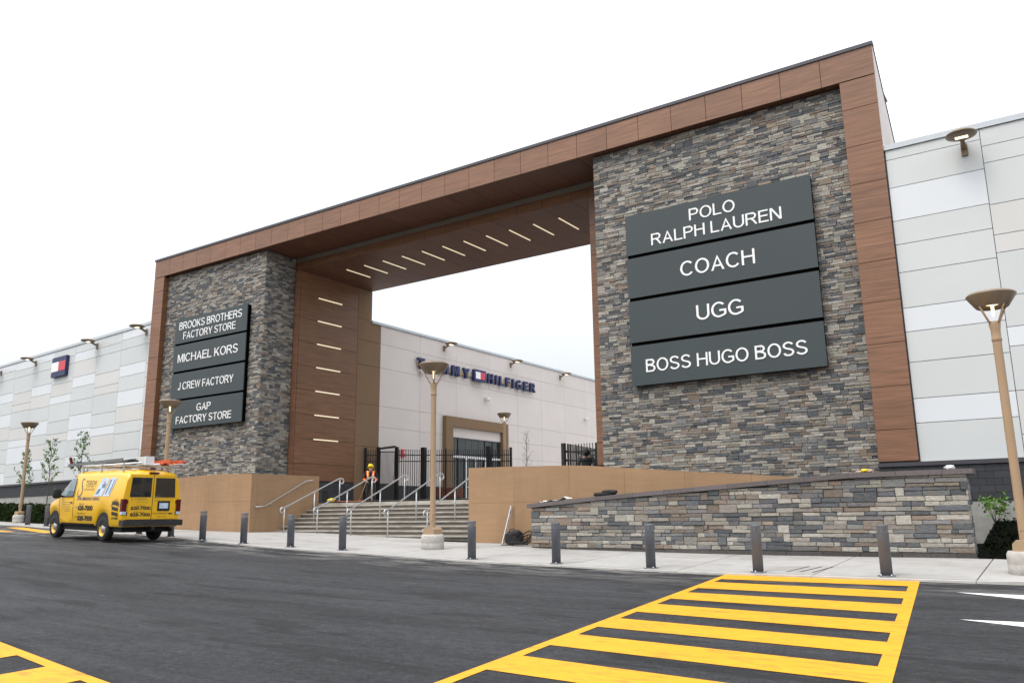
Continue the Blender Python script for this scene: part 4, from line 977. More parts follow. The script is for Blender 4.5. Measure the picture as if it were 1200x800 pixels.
for k in range(15000):
    x = R.uniform(-66, -38); g_ = walk(x, 22); r_ = R.random()
    bump_ = .05*math.sin(x*3.1)+.04*math.sin(x*7.3)
    if r_ < .62: pts.append((x, hy(x)+.12+R.gauss(0, .05), g_+R.uniform(.0, .93)+bump_))
    else: pts.append((x, hy(x)+R.uniform(.1, 1.25), g_+.90+bump_+R.gauss(0, .04)))
mb = MB(); leaves(mb, pts, .07); mk('foliage', mb, 'leaf_dark', hg, kind='stuff', fix=False)
def sapling(x, y, z0, h, label, nl, spread=.42, fol=True):
    t_ = thing('sapling', label, 'tree', (x, y, z0), 'young trees in front of the left store' if fol else None)
    tr = MB(); pts = [(x, y, z0)]
    for k in range(1, 7): pts.append((x+R.uniform(-.03, .03)*k*.5, y+R.uniform(-.03, .03), z0+h*k/6))
    tr.tube(pts, .035, 7, r1=.006); tips = []
    nb = 22
    for k in range(nb):
        f = .38+.58*k/nb; zz = z0+h*f; i = min(5, int(f*6)); q = V3(pts[i]).lerp(V3(pts[i+1]), f*6-i)
        a = k*2.4+R.uniform(-.3, .3); l = spread*(1.15-f)*1.7*R.uniform(.6, 1.1)+.1
        e_ = q+V3((math.cos(a)*l, math.sin(a)*l, l*1.25)); md = q.lerp(e_, .5)+V3((0, 0, -.04)); tr.tube([q, md, e_], .010, 5, r1=.003)
        for j in range(3):
            m2_ = q.lerp(e_, R.uniform(.4, .9)); e2 = m2_+V3((R.uniform(-.16, .16), R.uniform(-.16, .16), R.uniform(.05, .22))); tr.tube([m2_, e2], .005, 4, r1=.002); tips.append((m2_, e2))
        tips.append((md, e_))
    mk('trunk', tr, 'bark', t_, fix=False)
    if fol:
        lf = []
        for k in range(nl):
            a, b_ = R.choice(tips); p_ = a.lerp(b_, R.uniform(.1, 1.1)); lf.append(p_+V3((R.gauss(0, .04), R.gauss(0, .04), R.gauss(0, .05))))
        mb = MB(); leaves(mb, lf, .07); mk('crown', mb, 'leaf', t_, kind='stuff', fix=False)
sapling(-49.2, 23.35, .0, 3.75, 'thin sapling behind the far left lamp post', 340)
sapling(-46.5, 23.3, .0, 4.35, 'sapling between the left lamp and the van, standing alone', 360)
sapling(-43.3, 23.3, .0, 4.55, 'sapling with green leaves rising behind the front of the van', 380)
sapling(-26.4, 40.6, .75, 4.1, 'bare leafless sapling inside the plaza behind the tan wall', 0, .22, False)
# planting bed at the right
bd = thing('planting_bed', 'very dark ground-cover bed between the stone wall and the right lamp', 'plant bed', (1.5, 23.5, -1.0))
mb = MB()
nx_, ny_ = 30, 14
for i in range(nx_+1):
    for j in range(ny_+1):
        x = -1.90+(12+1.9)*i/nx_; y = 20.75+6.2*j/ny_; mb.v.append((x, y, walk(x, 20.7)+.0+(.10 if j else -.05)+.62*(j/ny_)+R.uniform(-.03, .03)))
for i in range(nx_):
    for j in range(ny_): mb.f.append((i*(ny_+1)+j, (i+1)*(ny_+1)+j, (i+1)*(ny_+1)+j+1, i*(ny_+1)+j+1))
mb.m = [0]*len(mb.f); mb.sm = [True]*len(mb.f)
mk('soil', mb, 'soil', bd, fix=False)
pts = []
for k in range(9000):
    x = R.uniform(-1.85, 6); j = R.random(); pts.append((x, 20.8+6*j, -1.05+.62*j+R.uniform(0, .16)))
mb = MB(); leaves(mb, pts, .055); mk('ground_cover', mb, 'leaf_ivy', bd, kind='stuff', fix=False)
for x, y, z, r_, n_, l in ((-1.85, 26.3, -.10, .33, 260, 'small green shrub at the back of the dark bed beside the stone wall end'), (-.15, 26.2, -.14, .28, 160, 'small green shrub close behind the right street lamp')):
    t_ = thing('shrub', l, 'shrub', (x, y, z-.4)); mb = MB(); pts = []
    tr = MB()
    for k in range(9):
        a = k*2.4; e_ = V3((x+math.cos(a)*r_*.7, y+math.sin(a)*r_*.7, z+R.uniform(.0, .3))); tr.tube([(x, y, z-.4), e_], .01, 5, r1=.004)
        for j in range(n_//9): pts.append(e_+V3((R.gauss(0, .09), R.gauss(0, .09), R.gauss(0, .10))))
    mk('stem', tr, 'bark', t_, fix=False); leaves(mb, pts, .06); mk('foliage', mb, 'leaf', t_, kind='stuff', fix=False)

# ------------------------------------------------------------------ small things left about
t_ = thing('spirit_level', 'long aluminium spirit level leaning upright on the tan wall', 'tool', (-15.25, 21.95, walk(-15.2, 22)))
a, b_ = V3((-15.25, 21.95, walk(-15.2, 22)+.005)), V3((-15.02, 22.14, .25))
mk('body', one('bar', a, b_, .03, .085), 'white_frame', t_)
for f in (.12, .36, .60, .84):
    p_, q = a.lerp(b_, f-.04), a.lerp(b_, f+.04); mk('vial', one('bar', p_+V3((0, -.012, 0)), q+V3((0, -.012, 0)), .03, .045), 'vantext_n', t_)
def blob(mb, c, rx, ry, rz, seed=0, n_=14, m_=9, amp=.18, pw=.75):
    rr = random.Random(seed); ph = [rr.uniform(0, 6) for _ in range(6)]; vs = []
    for i in range(m_+1):
        th = math.pi*i/m_
        for k in range(n_):
            a = 2*math.pi*k/n_; d = (math.sin(th)*math.cos(a), math.sin(th)*math.sin(a), math.cos(th))
            w = 1+amp*math.sin(3*a+ph[0]+2*th)*math.sin(2*th+ph[1])+amp*.5*math.sin(7*a+ph[2])*math.sin(5*th+ph[3])
            sg = [math.copysign(abs(q)**pw, q)*w for q in d]; vs.append((c[0]+sg[0]*rx, c[1]+sg[1]*ry, c[2]+sg[2]*rz))
    mb.add(vs, [(i*n_+k, (i+1)*n_+k, (i+1)*n_+(k+1) % n_, i*n_+(k+1) % n_) for i in range(m_) for k in range(n_)], True)
g_ = walk(-14.7, 21.9)
t_ = thing('tool_bag', 'black cloth tool bag slumped on the sidewalk between the tan wall and stone wall', 'bag', (-14.75, 21.85, g_))
mb = MB(); blob(mb, (-14.80, 21.92, g_+.19), .28, .17, .20, 3, amp=.12, pw=.45); blob(mb, (-14.66, 21.86, g_+.33), .15, .12, .10, 4, amp=.2, pw=.6); mk('body', mb, 'bag', t_)
mk('handle', one('tube', [(-14.95, 21.86, g_+.36), (-14.88, 21.84, g_+.47), (-14.72, 21.84, g_+.48), (-14.62, 21.86, g_+.36)], .014, 6), 'bag', t_)
t_ = thing('cable_coil', 'loose coil of black cable lying beside the black tool bag', 'cable', (-14.3, 21.5, walk(-14.3, 21.5)))
g_ = walk(-14.3, 21.5)
mb = MB(); pts = []
for k in range(260):
    a = k*.21; r_ = .25+.09*math.sin(k*.083)+.05*math.sin(k*.31); tl2 = .75+.5*math.sin(k*.037)
    pts.append((-14.26+r_*1.15*math.cos(a), 21.52+r_*.8*math.sin(a), g_+.035+.09*k/260+max(0, r_*math.sin(a+.6)*tl2)))
mb.tube(pts, .012, 6); mb.tube([(-14.5, 21.5, g_+.02), (-14.75, 21.35, g_+.02), (-14.95, 21.42, g_+.02), (-14.8, 21.55, g_+.02)], .012, 6)
mk('cable', mb, 'bag', t_)
t_ = thing('folded_cloth', 'folded black cloth bag lying on the sloping stone wall coping', 'bag', (-11.15, 21.25, cap(-11.15)))
mb = MB(); blob(mb, (-11.2, 21.25, cap(-11.2)+.055), .32, .14, .055, 5, amp=.1, pw=.5); blob(mb, (-11.02, 21.25, cap(-11.0)+.10), .22, .13, .06, 6, amp=.12, pw=.5); mk('cloth', mb, 'bag', t_)
t_ = thing('plastic_sheet', 'crumpled white plastic sheet on the low left end of the wall coping', 'plastic sheet', (-12.8, 21.2, cap(-12.8)))
mb = MB(); n_ = 22
for i in range(n_+1):
    for j in range(7):
        x = -13.3+1.0*i/n_; y = 21.0+.35*j/6; mb.v.append((x+R.uniform(-.01, .01), y, cap(x)+.012+abs(R.gauss(0, .022))+(.07*math.exp(-((x+12.42)/.09)**2))))
for i in range(n_):
    for j in range(6): mb.f.append((i*7+j, (i+1)*7+j, (i+1)*7+j+1, i*7+j+1))
mb.m = [0]*len(mb.f); mb.sm = [False]*len(mb.f); mk('sheet', mb, 'plastic', t_, fix=False)
t_ = thing('work_gloves', 'orange and yellow work gloves lying on the stone wall coping', 'gloves', (-4.1, 21.2, cap(-4.1)))
mb = MB(); blob(mb, (-4.17, 21.2, cap(-4.1)+.03), .11, .06, .03, 8, amp=.3); blob(mb, (-4.02, 21.22, cap(-4.1)+.045), .09, .06, .04, 9, amp=.3); mk('glove', mb, 'gold', t_)
mb = MB(); blob(mb, (-4.1, 21.14, cap(-4.1)+.06), .07, .04, .03, 11, amp=.3); mk('glove', mb, 'helmet', t_)
t_ = thing('paper_cup', 'crushed white cup lying near the right end of the wall coping', 'cup', (-2.25, 21.2, cap(-2.25)))
mb = MB(); blob(mb, (-2.28, 21.2, cap(-2.2)+.045), .10, .05, .045, 12, amp=.3); mk('cup', mb, 'plastic', t_)

# ------------------------------------------------------------------ people
def person(label, loc, rotz, J, E_, hat=None, vest=True, group=None):
    """one continuous skinned body; J: joint -> (pos, radius), E_: bones"""
    t_ = thing('person', label, 'person', loc)
    names = list(J); me = bpy.data.meshes.new('body')
    me.from_pydata([J[n_][0] for n_ in names], [(names.index(a), names.index(b_)) for a, b_ in E_], [])
    bm = bmesh.new(); bm.from_mesh(me); ly = bm.verts.layers.skin.verify(); bm.verts.ensure_lookup_table()
    for i, n_ in enumerate(names):
        r_ = J[n_][1]; bm.verts[i][ly].radius = r_ if isinstance(r_, tuple) else (r_, r_); bm.verts[i][ly].use_root = (n_ == 'pelvis')
    bm.to_mesh(me); bm.free()
    o = bpy.data.objects.new('body', me); COL.objects.link(o)
    o.modifiers.new('skin', 'SKIN').use_smooth_shade = True; s = o.modifiers.new('sub', 'SUBSURF'); s.levels = 1; s.render_levels = 1
    dg = bpy.context.evaluated_depsgraph_get(); dg.update()
    m2_ = bpy.data.meshes.new_from_object(o.evaluated_get(dg)); bpy.data.objects.remove(o)
    m2_.materials.clear(); m2_.materials.append(M['cloth']); m2_.materials.append(M['skin'])
    hands = [V3(J[n_][0]) for n_ in J if n_.startswith('hand') or n_.startswith('fing') or n_.startswith('thumb')]; hd_ = V3(J['head'][0])
    for p_ in m2_.polygons:
        c = p_.center; p_.use_smooth = True
        if min((c-h).length for h in hands) < .075 or (c-hd_).length < .15: p_.material_index = 1
    b_ = bpy.data.objects.new('body', m2_); COL.objects.link(b_); b_.parent = t_
    t_.rotation_euler.z = rotz; return t_
def hand_bones(J, E_, s, h, dx, dn):
    """five fingers from a hand joint h; dx across the palm, dn along the fingers"""
    h, dx, dn = V3(h), V3(dx), V3(dn)
    for k, (o_, l) in enumerate(((-.03, .07), (-.01, .085), (.012, .08), (.032, .062))):
        a, b_ = 'finga%s%d' % (s, k), 'fingb%s%d' % (s, k)
        J[a] = (tuple(h+dx*o_+dn*(.05)), .009); J[b_] = (tuple(h+dx*o_+dn*(.05+l*.6)+V3((0, .01, -.02))), .008); E_ += [('hand'+s, a), (a, b_)]
    J['thumb'+s] = (tuple(h-dx*.05+dn*.03), .010); E_.append(('hand'+s, 'thumb'+s))
def worker(label, loc, rotz, bend=0):
    # local: faces -y, feet at the origin
    J = {'pelvis': ((0, .05, .93), (.15, .12)), 'spine': ((0, .03, 1.12), (.175, .13)), 'chest': ((0, -.02, 1.33), (.20, .14)), 'neck': ((0, -.06, 1.47), .06), 'head': ((0, -.12, 1.58), (.085, .10)), 'crown': ((0, -.13, 1.66), (.08, .09))}
    E_ = [('pelvis', 'spine'), ('spine', 'chest'), ('chest', 'neck'), ('neck', 'head'), ('head', 'crown')]
    for s, x in (('l', 1), ('r', -1)):
        J['sh'+s] = ((x*.23, -.02, 1.41), .085); J['el'+s] = ((x*.34, -.10, 1.13), .062); J['wr'+s] = ((x*.20, -.30, .98), .042); J['hand'+s] = ((x*.13, -.36, .95), (.036, .022))
        J['hip'+s] = ((x*.11, .05, .86), .12); J['knee'+s] = ((x*.17, -.02, .48), .090); J['ank'+s] = ((x*.15, .04, .09), .048); J['toe'+s] = ((x*.17, -.13, .045), .042)
        E_ += [('chest', 'sh'+s), ('sh'+s, 'el'+s), ('el'+s, 'wr'+s), ('wr'+s, 'hand'+s), ('pelvis', 'hip'+s), ('hip'+s, 'knee'+s), ('knee'+s, 'ank'+s), ('ank'+s, 'toe'+s)]
        hand_bones(J, E_, s, J['hand'+s][0], (x*.5, -.8, 0), (-x*.6, -.5, -.2))
    return person(label, loc, rotz, J, E_)
p1 = worker('worker in yellow hard hat and orange vest, head bowed, atop the stairs', (-28.1, 29.3, .625), math.radians(38))
par_off = V3(p1.location)
def local(name, mb, mt, par):
    me = bpy.data.meshes.new(name); me.from_pydata(mb.v, [], mb.f); me.materials.append(M[mt]); me.polygons.foreach_set('use_smooth', mb.sm)
    bm = bmesh.new(); bm.from_mesh(me); bmesh.ops.recalc_face_normals(bm, faces=bm.faces); bm.to_mesh(me); bm.free()
    o = bpy.data.objects.new(name, me); COL.objects.link(o); o.parent = par; return o
mb = MB(); mb.lathe([(.155, -.01), (.16, 0), (.135, .01), (.132, .05), (.115, .11), (.06, .145), (.001, .155)], 20)
mb.v = [(x, y-.15, z+1.66-.35*(y)) for x, y, z in [(a[0], a[1]*1.15, a[2]) for a in mb.v]]
hm = local('hard_hat', mb, 'helmet', p1)
mb = MB(); blob(mb, (0, -.20, 1.56), .06, .05, .07, 2, amp=0); fc = local('face', mb, 'skin', p1)
mb = MB(); blob(mb, (0, -.245, 1.555), .013, .02, .022, 2, 8, 6, 0); mb2 = mb; local('nose', mb2, 'skin', fc)
mb = MB(); blob(mb, (-.025, -.243, 1.578), .009, .006, .006, 2, 8, 6, 0); blob(mb, (.025, -.243, 1.578), .009, .006, .006, 2, 8, 6, 0); blob(mb, (0, -.236, 1.52), .022, .006, .006, 2, 8, 6, 0); local('eyes_and_mouth', mb, 'cloth', fc)
for x in (-.13, .13):
    mb = MB(); pts = [(x*1.1, .10, 1.42), (x*1.12, -.02, 1.475), (x*1.08, -.12, 1.40), (x*.95, -.155, 1.25), (x*.9, -.13, 1.08)]
    for (a, c_), w in zip(zip(pts[:-1], pts[1:]), (1, 1, 1, 1)): mb.bar(V3(a)+V3((0, -.03, 0)), V3(c_)+V3((0, -.03, 0)), .12, .04)
    v_ = local('vest_strap', mb, 'hivis', p1)
    mb = MB()
    for (a, c_) in zip(pts[:-1], pts[1:]): mb.bar(V3(a)+V3((0, -.045, .004)), V3(c_)+V3((0, -.045, .004)), .045, .035)
    local('reflective_tape', mb, 'lime', v_)
for s in (-1, 1):
    mb = MB(); mb.tube([(s*.30, -.17, 1.08), (s*.24, -.25, 1.02)], .072, 10, r1=.056); local('cuff_band', mb, 'hivis', p1)
t_ = thing('wooden_pole', 'wooden handle held by the worker in the yellow hard hat, tip on the landing', 'pole', (-28.3, 28.9, .63))
mk('pole', one('tube', [(-28.42, 28.85, .63), (-28.0, 28.98, 1.78)], .02, 8), 'timber', t_)
p2 = worker('person in black, head and shoulders showing above the tan wall', (-15.75, 28.55, .70), math.radians(20))
mb = MB(); blob(mb, (0, -.11, 1.63), .135, .16, .155, 4, amp=.04, pw=1); local('black_hood', mb, 'bag', p2)
mb = MB(); blob(mb, (0, .0, 1.36), .24, .15, .12, 4, amp=.03, pw=.9); local('black_jacket', mb, 'bag', p2)
t_ = thing('power_tool', 'yellow and black power tool lying atop the stairs, left of the worker', 'tool', (-28.3, 26.7, .62))
mb = MB(); blob(mb, (-27.9, 26.6, .70), .22, .12, .08, 21, amp=.25); mk('body', mb, 'helmet', t_); mb = MB(); blob(mb, (-27.55, 26.6, .68), .14, .08, .06, 22, amp=.2); mk('grip', mb, 'bag', t_)
t_ = thing('orange_hose', 'orange hose looping over the top landing of the stairs', 'cord', (-27.4, 26.3, .62))
mk('hose', one('tube', [(-27.7+.09*k, 26.5+.2*math.sin(k*.9), .632) for k in range(22)], .014, 6), 'hivis', t_)
t_ = thing('black_bin', 'black crate standing against the dark block plinth at the top of the stairs', 'crate', (-31.2, 29.0, .62))
mk('crate', one('box', -31.6, -30.9, 28.8, 29.2, .62, 1.25), 'bag', t_); mk('lid', one('box', -31.63, -30.87, 28.77, 29.23, 1.25, 1.3), 'bumper', t_)

# ------------------------------------------------------------------ yellow service van (local: x forward, y left, z up, rear bumper at x=0)
def zr(u): return interp(u, [0, .03, .12, .5, 1.5, 3.35, 3.62, 3.8, 4.52, 4.62, 5.2, 5.34, 5.42, 5.45], [1.93, 2.0, 2.07, 2.12, 2.13, 2.12, 2.07, 1.97, 1.36, 1.31, 1.16, 1.06, .92, .72])
UC = (1.22, 4.68)
def zb(u):
    z = .44
    for c in UC:
        d = abs(u-c)
        if d < .47: z = max(z, .37+math.sqrt(.47**2-d*d))
    return z
def prof(u):
    top_ = zr(u); b0 = zb(u); nose = interp(u, [0, .15, 4.4, 5.0, 5.3, 5.45], [.965, .99, 1.0, .97, .90, .78])
    z3 = min(1.27, top_-.10); z2 = min(.98, z3-.06); z1 = min(b0+.07, z2-.02)
    k = min(1, max(0, (top_-1.3)/.8)); w4 = interp(k, [0, 1], [.93, .885]); z4 = max(z3+.02, top_-.20*max(.3, k)); z5 = top_-.06*max(.3, k)
    return [(.93*nose, b0), (.975*nose, z1), (1.0*nose, z2), (.985*nose, z3), (w4*nose, z4), ((w4-.10)*nose, z5), (.42*nose, top_-.005), (0, top_)]
def sidew(u, z):
    p_ = prof(u)
    for (wa, za), (wb, zb_) in zip(p_[:-1], p_[1:]):
        if za <= z <= zb_: return wa+(wb-wa)*(z-za)/max(1e-6, zb_-za)
    return p_[0][0]
van = thing('service_van', 'yellow service van with black lettering parked at the kerb, ladders on its roof', 'van', (0, 0, 0))
us_ = sorted(set([0, .03, .12, .3, .5, .74, 1.7, 2.0, 2.4, 2.8, 3.2, 3.35, 3.62, 3.8, 4.0, 4.16, 4.52, 4.62, 5.16, 5.2, 5.34, 5.42, 5.45]+[c+d*.047 for c in UC for d in range(-10, 11)]))
us_ = [u for u in us_ if 0 <= u <= 5.45]
mb = MB(); np_ = 8; full = 15
for u in us_:
    p_ = prof(u); ring = [(u, w, z) for w, z in p_]+[(u, -w, z) for w, z in p_[-2::-1]]; mb.v += ring
for i in range(len(us_)-1):
    for k in range(full-1): mb.f.append((i*full+k, (i+1)*full+k, (i+1)*full+k+1, i*full+k+1)); mb.sm.append(True)
mb.f.append(tuple(range(full))); mb.sm.append(False); mb.f.append(tuple(range((len(us_)-1)*full, len(us_)*full))[::-1]); mb.sm.append(False)
mb.m = [0]*len(mb.f)
bdy = mk('body', mb, 'vanyellow', van)
mk('underbody', one('box', .25, 5.2, -.80, .80, .28, .62), 'vandark', van)
mb = MB()
for c in UC: mb.box(c-.5, c+.5, -.93, .93, .44, .86)
mk('wheel_wells', mb, 'vandark', van)
def side_patch(name, quad, mt, par=van, sgn=1, off=.006, n_=8, m_=6):
    (ax, az), (bx, bz), (cx, cz), (dx, dz) = quad; mb = MB(); vs = []
    for i in range(n_+1):
        s = i/n_
        for j in range(m_+1):
            t = j/m_; u = (ax*(1-s)+bx*s)*(1-t)+(dx*(1-s)+cx*s)*t; z = (az*(1-s)+bz*s)*(1-t)+(dz*(1-s)+cz*s)*t
            vs.append((u, sgn*(sidew(u, z)+off), z))
    mb.add(vs, [(i*(m_+1)+j, (i+1)*(m_+1)+j, (i+1)*(m_+1)+j+1, i*(m_+1)+j+1) for i in range(n_) for j in range(m_)], True)
    return mk(name, mb, mt, par)
for sg in (1, -1):
    d = side_patch('door', ((3.28, .46), (4.18, .62), (4.3, 1.28), (3.28, 1.28)), 'vanyellow', sgn=sg, off=.004)
    side_patch('door_seam', ((3.262, .46), (3.28, .46), (3.30, 1.95), (3.282, 1.95)), 'vandark', d, sg, .007); side_patch('door_seam', ((4.2, .7), (4.218, .7), (4.36, 1.28), (4.342, 1.28)), 'vandark', d, sg, .007)
    side_patch('window_surround', ((3.33, 1.28), (4.50, 1.28), (3.76, 1.955), (3.36, 1.955)), 'vandark', d, sg, .006)
    side_patch('side_window', ((3.38, 1.32), (4.36, 1.32), (3.74, 1.92), (3.40, 1.92)), 'cabglass', d, sg, .010)
    side_patch('door_handle', ((3.34, 1.10), (3.48, 1.10), (3.48, 1.14), (3.34, 1.14)), 'vandark', d, sg, .02)
    side_patch('body_crease', ((.1, .925), (4.2, .925), (4.2, .94), (.1, .94)), 'vandark', bdy, sg, .003) if False else None
    side_patch('rocker', ((1.75, .44), (4.15, .44), (4.15, .50), (1.75, .50)), 'bumper', van, sg, .004)
    mb = MB(); blob(mb, (4.12, sg*1.20, 1.40), .07, .13, .16, 2, amp=0, pw=.5); mr_ = mk('wing_mirror', mb, 'vandark', van)
    mk('mirror_arm', one('bar', (4.15, sg*.95, 1.30), (4.12, sg*1.12, 1.34), .05), 'vandark', mr_)
mb = MB(); vs = [(3.80, .74, 1.985), (3.80, -.74, 1.985), (4.50, -.80, 1.40), (4.50, .80, 1.40)]; mb.add(vs+[(a-.01, b_, c-.03) for a, b_, c in vs], [(0, 1, 2, 3), (4, 7, 6, 5)]); mk('windscreen', mb, 'carglass', van)
# rear doors, windows, lights, plate, bumper
def rear(name, y0, y1, z0, z1, mt, d=.012, par=van, x0=0.0, taper=0):
    mb = MB(); o_ = -x0; vs = [(-d-x0, y0, z0), (-d-x0, y1, z0), (-d-x0, y1-taper, z1), (-d-x0, y0, z1)]; vs += [(.01, b_, c) for a, b_, c in vs]
    mb.add(vs, [(0, 1, 2, 3), (7, 6, 5, 4), (0, 4, 5, 1), (1, 5, 6, 2), (2, 6, 7, 3), (3, 7, 4, 0)]); return mk(name, mb, mt, par)
for sg in (1, -1):
    dd = rear('rear_door', sg*.012, sg*.80, .66, 1.955, 'vanyellow', .022, taper=sg*.03)
    rear('rear_window', sg*.065, sg*.765, 1.30, 1.87, 'carglass', .030, dd, taper=sg*.045)
    rear('hinge', sg*.80, sg*.83, .78, .87, 'vandark', .02, dd); rear('hinge', sg*.80, sg*.83, 1.12, 1.21, 'vandark', .02, dd)
    mb = MB(); mb.box(-.03, .10, sg*.835 if sg > 0 else -.985, sg*.985 if sg > 0 else -.835, .88, 1.24); tlh = mk('tail_light', mb, 'taillight', van)
    mb = MB(); mb.box(-.032, .09, (.84 if sg > 0 else -.98), (.98 if sg > 0 else -.84), .80, .879); mk('reversing_lamp', mb, 'decal', tlh)
rear('centre_seam', -.011, .011, .66, 1.96, 'vandark', .016)
pl = rear('plate_surround', -.60, -.18, .90, 1.19, 'vandark', .035); rear('plate', -.54, -.24, .97, 1.13, 'decal', .040, pl)
letters('BH72 94L', (-.0405, 0, 0), nY, Z_, nX, .265, .515, 1.02, 1.09, .002, 'vantext_n', pl, join=True, name='plate_characters') if False else None
mb = MB(); mb.box(-.20, .06, -1.0, 1.0, .47, .64); bp = mk('rear_bumper', mb, 'bumper', van); mk('step_pad', one('box', -.19, -.02, -.9, .9, .641, .648), 'vandark', bp)
mk('tow_hitch', one('box', -.2, .3, -.05, .05, .36, .44), 'vandark', van); mk('exhaust', one('tube', [(.5, -.7, .36), (.0, -.75, .34)], .04, 8), 'vandark', van)
mk('front_bumper', one('box', 5.28, 5.55, -.92, .92, .42, .64), 'bumper', van); mk('grille', one('box', 5.40, 5.475, -.55, .55, .70, .95), 'vandark', van)
for sg in (1, -1): mk('headlight', one('box', 5.36, 5.47, sg*.58 if sg > 0 else -.76, sg*.76 if sg > 0 else -.58, .72, .93), 'decal', van)
mk('brake_light', one('box', -.02, .06, -.16, .16, 1.99, 2.04), 'taillight', van)
# wheels
for c in UC:
    for sg in (1, -1):
        y0 = sg*.70; w = sg*.24
        mb = MB(); mb.lathe([(.22, y0), (.34, y0), (.37, y0+w*.15), (.375, y0+w*.5), (.37, y0+w*.85), (.335, y0+w), (.23, y0+w)], 32, (c, 0, .375) if False else (0, 0, 0), axis='y')
        mb.v = [(v[2]*0+v[0]*1, v[1], v[2]) for v in mb.v]
        mb.v = [(x+c, y, z+.375) for x, y, z in mb.v]
        wh = mk('wheel', mb, 'tyre', van)
        mb = MB(); mb.lathe([(.235, y0+w*.95), (.21, y0+w*.8), (.15, y0+w*.72), (.001, y0+w*.72)], 24, axis='y'); mb.v = [(x+c, y, z+.375) for x, y, z in mb.v]; mk('rim', mb, 'vanyellow', wh)
        mb = MB(); mb.lathe([(.13, y0+w*.74), (.12, y0+w*.9), (.06, y0+w*1.02), (.001, y0+w*1.03)], 20, axis='y'); mb.v = [(x+c, y, z+.375) for x, y, z in mb.v]; mk('hub_cap', mb, 'steel', wh)
# lettering that follows the side: text runs from front to rear on the left side
def van_side_text(s, ua, ub, z0, z1, mt, bold=0, off=.009):
    big_ = MB()
    for vs, ff, ring in fit_text(s, 0, ua-ub, z0, z1, bold):
        big_.add([(ua-a, sidew(ua-a, b_)+off, b_) for a, b_ in vs], ff)
    mk('lettering', big_, mt, bdy, fix=False)
def van_rear_text(s, ya, yb, z0, z1, mt, bold=0):
    big_ = MB()
    for vs, ff, ring in fit_text(s, 0, ya-yb, z0, z1, bold): big_.add([(-.0245, ya-a, b_) for a, b_ in vs], ff)
    mk('lettering', big_, mt, van, fix=False)
van_side_text('TEREM', 2.68, 1.95, 1.60, 1.80, 'vantext_b'); van_side_text('WATER SYSTEMS', 2.68, 1.98, 1.49, 1.56, 'vantext_b')
big_ = MB(); pts = []
for k in range(40):
    t = k/39; a = -1.2+t*5.6
    pts.append((2.98-.16*math.sin(a*1.0+.6)*(.6+.5*t), 1.86-.62*t))
pts = [(2.78, 1.80), (2.84, 1.86), (2.93, 1.84), (2.96, 1.76), (2.92, 1.66), (2.84, 1.58), (2.80, 1.48), (2.84, 1.36), (2.95, 1.30), (3.06, 1.34), (3.12, 1.44), (3.08, 1.54)]
for i, (p_, q) in enumerate(zip(pts[:-1], pts[1:])):
    w = .010+.014*math.sin(math.pi*i/10); dx_, dz_ = q[0]-p_[0], q[1]-p_[1]; l = math.hypot(dx_, dz_); nx2, nz2 = -dz_/l*w, dx_/l*w
    big_.add([(u, sidew(u, z)+.009, z) for u, z in ((p_[0]+nx2, p_[1]+nz2), (q[0]+nx2, q[1]+nz2), (q[0]-nx2, q[1]-nz2), (p_[0]-nx2, p_[1]-nz2))], [(0, 1, 2, 3)])
mk('script_initial', big_, 'vantext_n', bdy, fix=False)
van_side_text('24 HR. EMERGENCY SERVICE', 3.05, 1.50, 1.20, 1.29, 'vantext_n', .02)
van_side_text('TORONTO', 2.85, 2.48, 1.06, 1.10, 'vantext'); van_side_text('(416)', 3.10, 2.95, .97, 1.01, 'vantext'); van_side_text('620-7000', 2.90, 1.88, .89, 1.04, 'vantext', .045)
van_side_text('MISSISSAUGA', 2.92, 2.38, .78, .82, 'vantext'); van_side_text('(905)', 3.10, 2.95, .67, .71, 'vantext'); van_side_text('828-7000', 2.90, 1.88, .58, .73, 'vantext', .045)
for k, (a, s) in enumerate(((4.05, 'DRINKING WATER'), (4.05, 'SOFTENERS'), (4.05, 'FILTERS'), (4.0, 'PURIFIERS'), (3.95, 'SERVICE'))): van_side_text(s, a-.02*k, 3.45, 1.12-.07*k, 1.15-.07*k, 'vantext_b')
side_patch('decal_panel', ((1.92, 1.32), (1.38, 1.32), (1.08, 1.86), (1.58, 1.86)), 'decal', bdy, 1, .009); side_patch('decal_panel', ((1.32, 1.32), (.90, 1.32), (.60, 1.86), (1.00, 1.86)), 'decal', bdy, 1, .009)
side_patch('decal_art', ((1.84, 1.38), (1.64, 1.38), (1.52, 1.56), (1.70, 1.52)), 'decal_dark', bdy, 1, .012); side_patch('decal_art', ((1.5, 1.56), (1.3, 1.56), (1.25, 1.70), (1.5, 1.68)), 'decal_dark', bdy, 1, .012)
side_patch('decal_art', ((1.20, 1.38), (1.12, 1.38), (.92, 1.81), (1.0, 1.81)), 'decal_dark', bdy, 1, .012); side_patch('decal_art', ((.97, 1.38), (.91, 1.38), (.70, 1.81), (.76, 1.81)), 'decal_dark', bdy, 1, .012); side_patch('decal_art', ((1.40, 1.70), (1.34, 1.70), (1.33, 1.76), (1.39, 1.76)), 'red', bdy, 1, .013)
